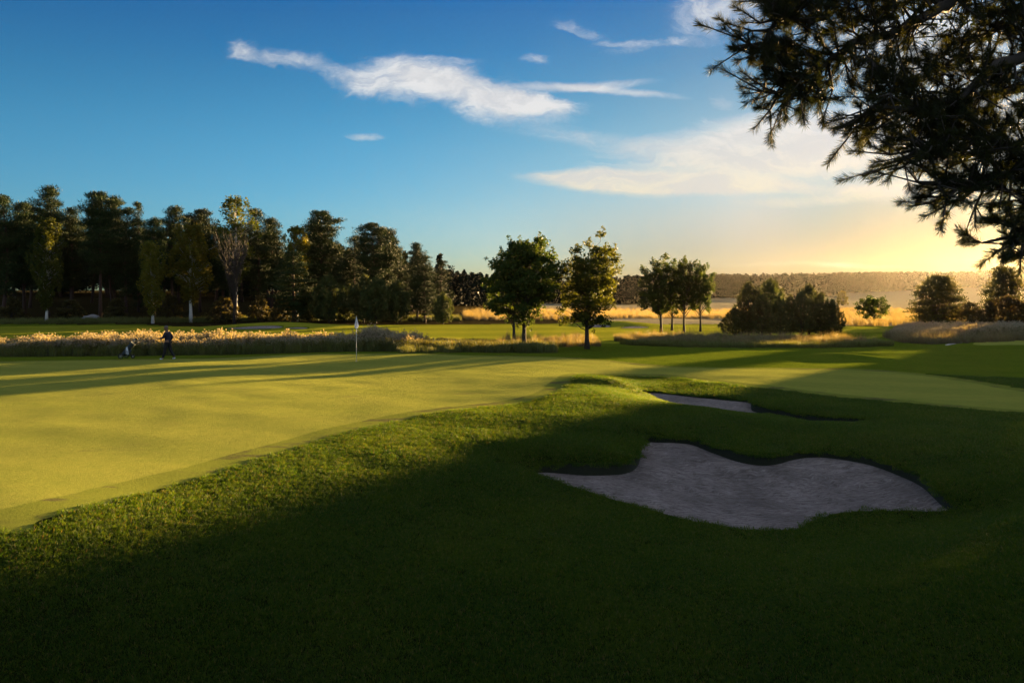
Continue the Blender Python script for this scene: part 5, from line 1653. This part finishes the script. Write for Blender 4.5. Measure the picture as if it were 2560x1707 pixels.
    dr = ax[:, None] * np.cos(spread)[..., None] + rad_ * np.sin(spread)[..., None] + np.array([0, 0, .04])
    nl = (.036 + .022 * rs.random((k, nn_)))[..., None]
    sd_ = np.cross(dr, rs.normal(size=(k, nn_, 3))); sd_ /= np.linalg.norm(sd_, axis=-1)[..., None]
    w2 = .0008
    midp = base + dr * nl * .55 + np.array([0, 0, -.002])
    v = np.stack([base - sd_ * w2, base + sd_ * w2, midp + sd_ * w2 * .9, base + dr * nl, midp - sd_ * w2 * .9], 2).reshape(-1, 3)
    f = [tuple(r) for r in np.arange(len(v)).reshape(-1, 5)]; nf = len(f)
    f += [tuple(i + len(v) for i in q) for q in tf]
    link('foliage', mesh_np('foliage', np.concatenate([v, tv]), f, [L_NEEDLE, M_BARK], False, [0] * nf + [1] * len(tf)), root)
    # cones
    cm = Geo()
    prof = [(.001, .0)] + [(.013 * math.sin(math.pi * min(1, (i + .6) / 9.5)) ** .7 * (1.25 if i % 2 else .95), .005 * i) for i in range(9)] + [(.001, .047)]
    cm.lathe(prof, 9)
    cme = cm.mesh('pine_cone', [plain("pine_cone", (.030, .018, .012), .9, .4, 60)])
    for i in rs.permutation(len(tips))[:26]:
        o = link('pine_cone', cme, root, tuple(tips[i])); o.rotation_euler = (math.pi + rs.normal() * .5, rs.normal() * .5, rs.random() * 6); s_ = .8 + .5 * rs.random(); o.scale = (s_,) * 3
    # rest of the crown, above and right of the frame
    cc = []; r2 = []
    for i in range(150):
        z = 6.2 + rs.random() * 7.5; r = 2.6 * (1 - ((z - 6.5) / 8.5) ** 2 * .7) * rs.random() ** .5; a = rs.random() * 6.28
        c = np.array([6.2 + math.cos(a) * r, 7.4 + math.sin(a) * r, z]); cc.append(c); r2.append([.45, .45, .2])
    link('crown', crown_mesh('crown', [leaves(np.array(cc), np.array(r2), 90, .10, rs, 'tuft', updir=.6)], L_PINE), root)
L_NEEDLE = leaf_mat("needles_near", (.010, .020, .007), (.036, .042, .012), .30, (2.1, 1.7, .4), nscale=3, spec=.6)
near_pine()

#@@HAZE ---------------------------------------------------------- haze
hm, t, out = new_mat("haze_air")
pv = t.n('ShaderNodeVolumePrincipled')
pv.inputs['Color'].default_value = (1.0, .93, .80, 1)
pv.inputs['Density'].default_value = HAZE
pv.inputs["Anisotropy"].default_value = 0.78
t.l(pv.outputs[0], out.inputs['Volume'])
hb = Geo()
x0, x1, y0, y1, z0, z1 = -420, 900, -60, 1500, -12, 60
hb.add([(x0, y0, z0), (x1, y0, z0), (x1, y1, z0), (x0, y1, z0), (x0, y0, z1), (x1, y0, z1), (x1, y1, z1), (x0, y1, z1)],
       [(0, 3, 2, 1), (4, 5, 6, 7), (0, 1, 5, 4), (1, 2, 6, 5), (2, 3, 7, 6), (3, 0, 4, 7)])
o = link('haze', hb.mesh('haze', [hm], False)); tag(o, None, None, None, 'stuff')
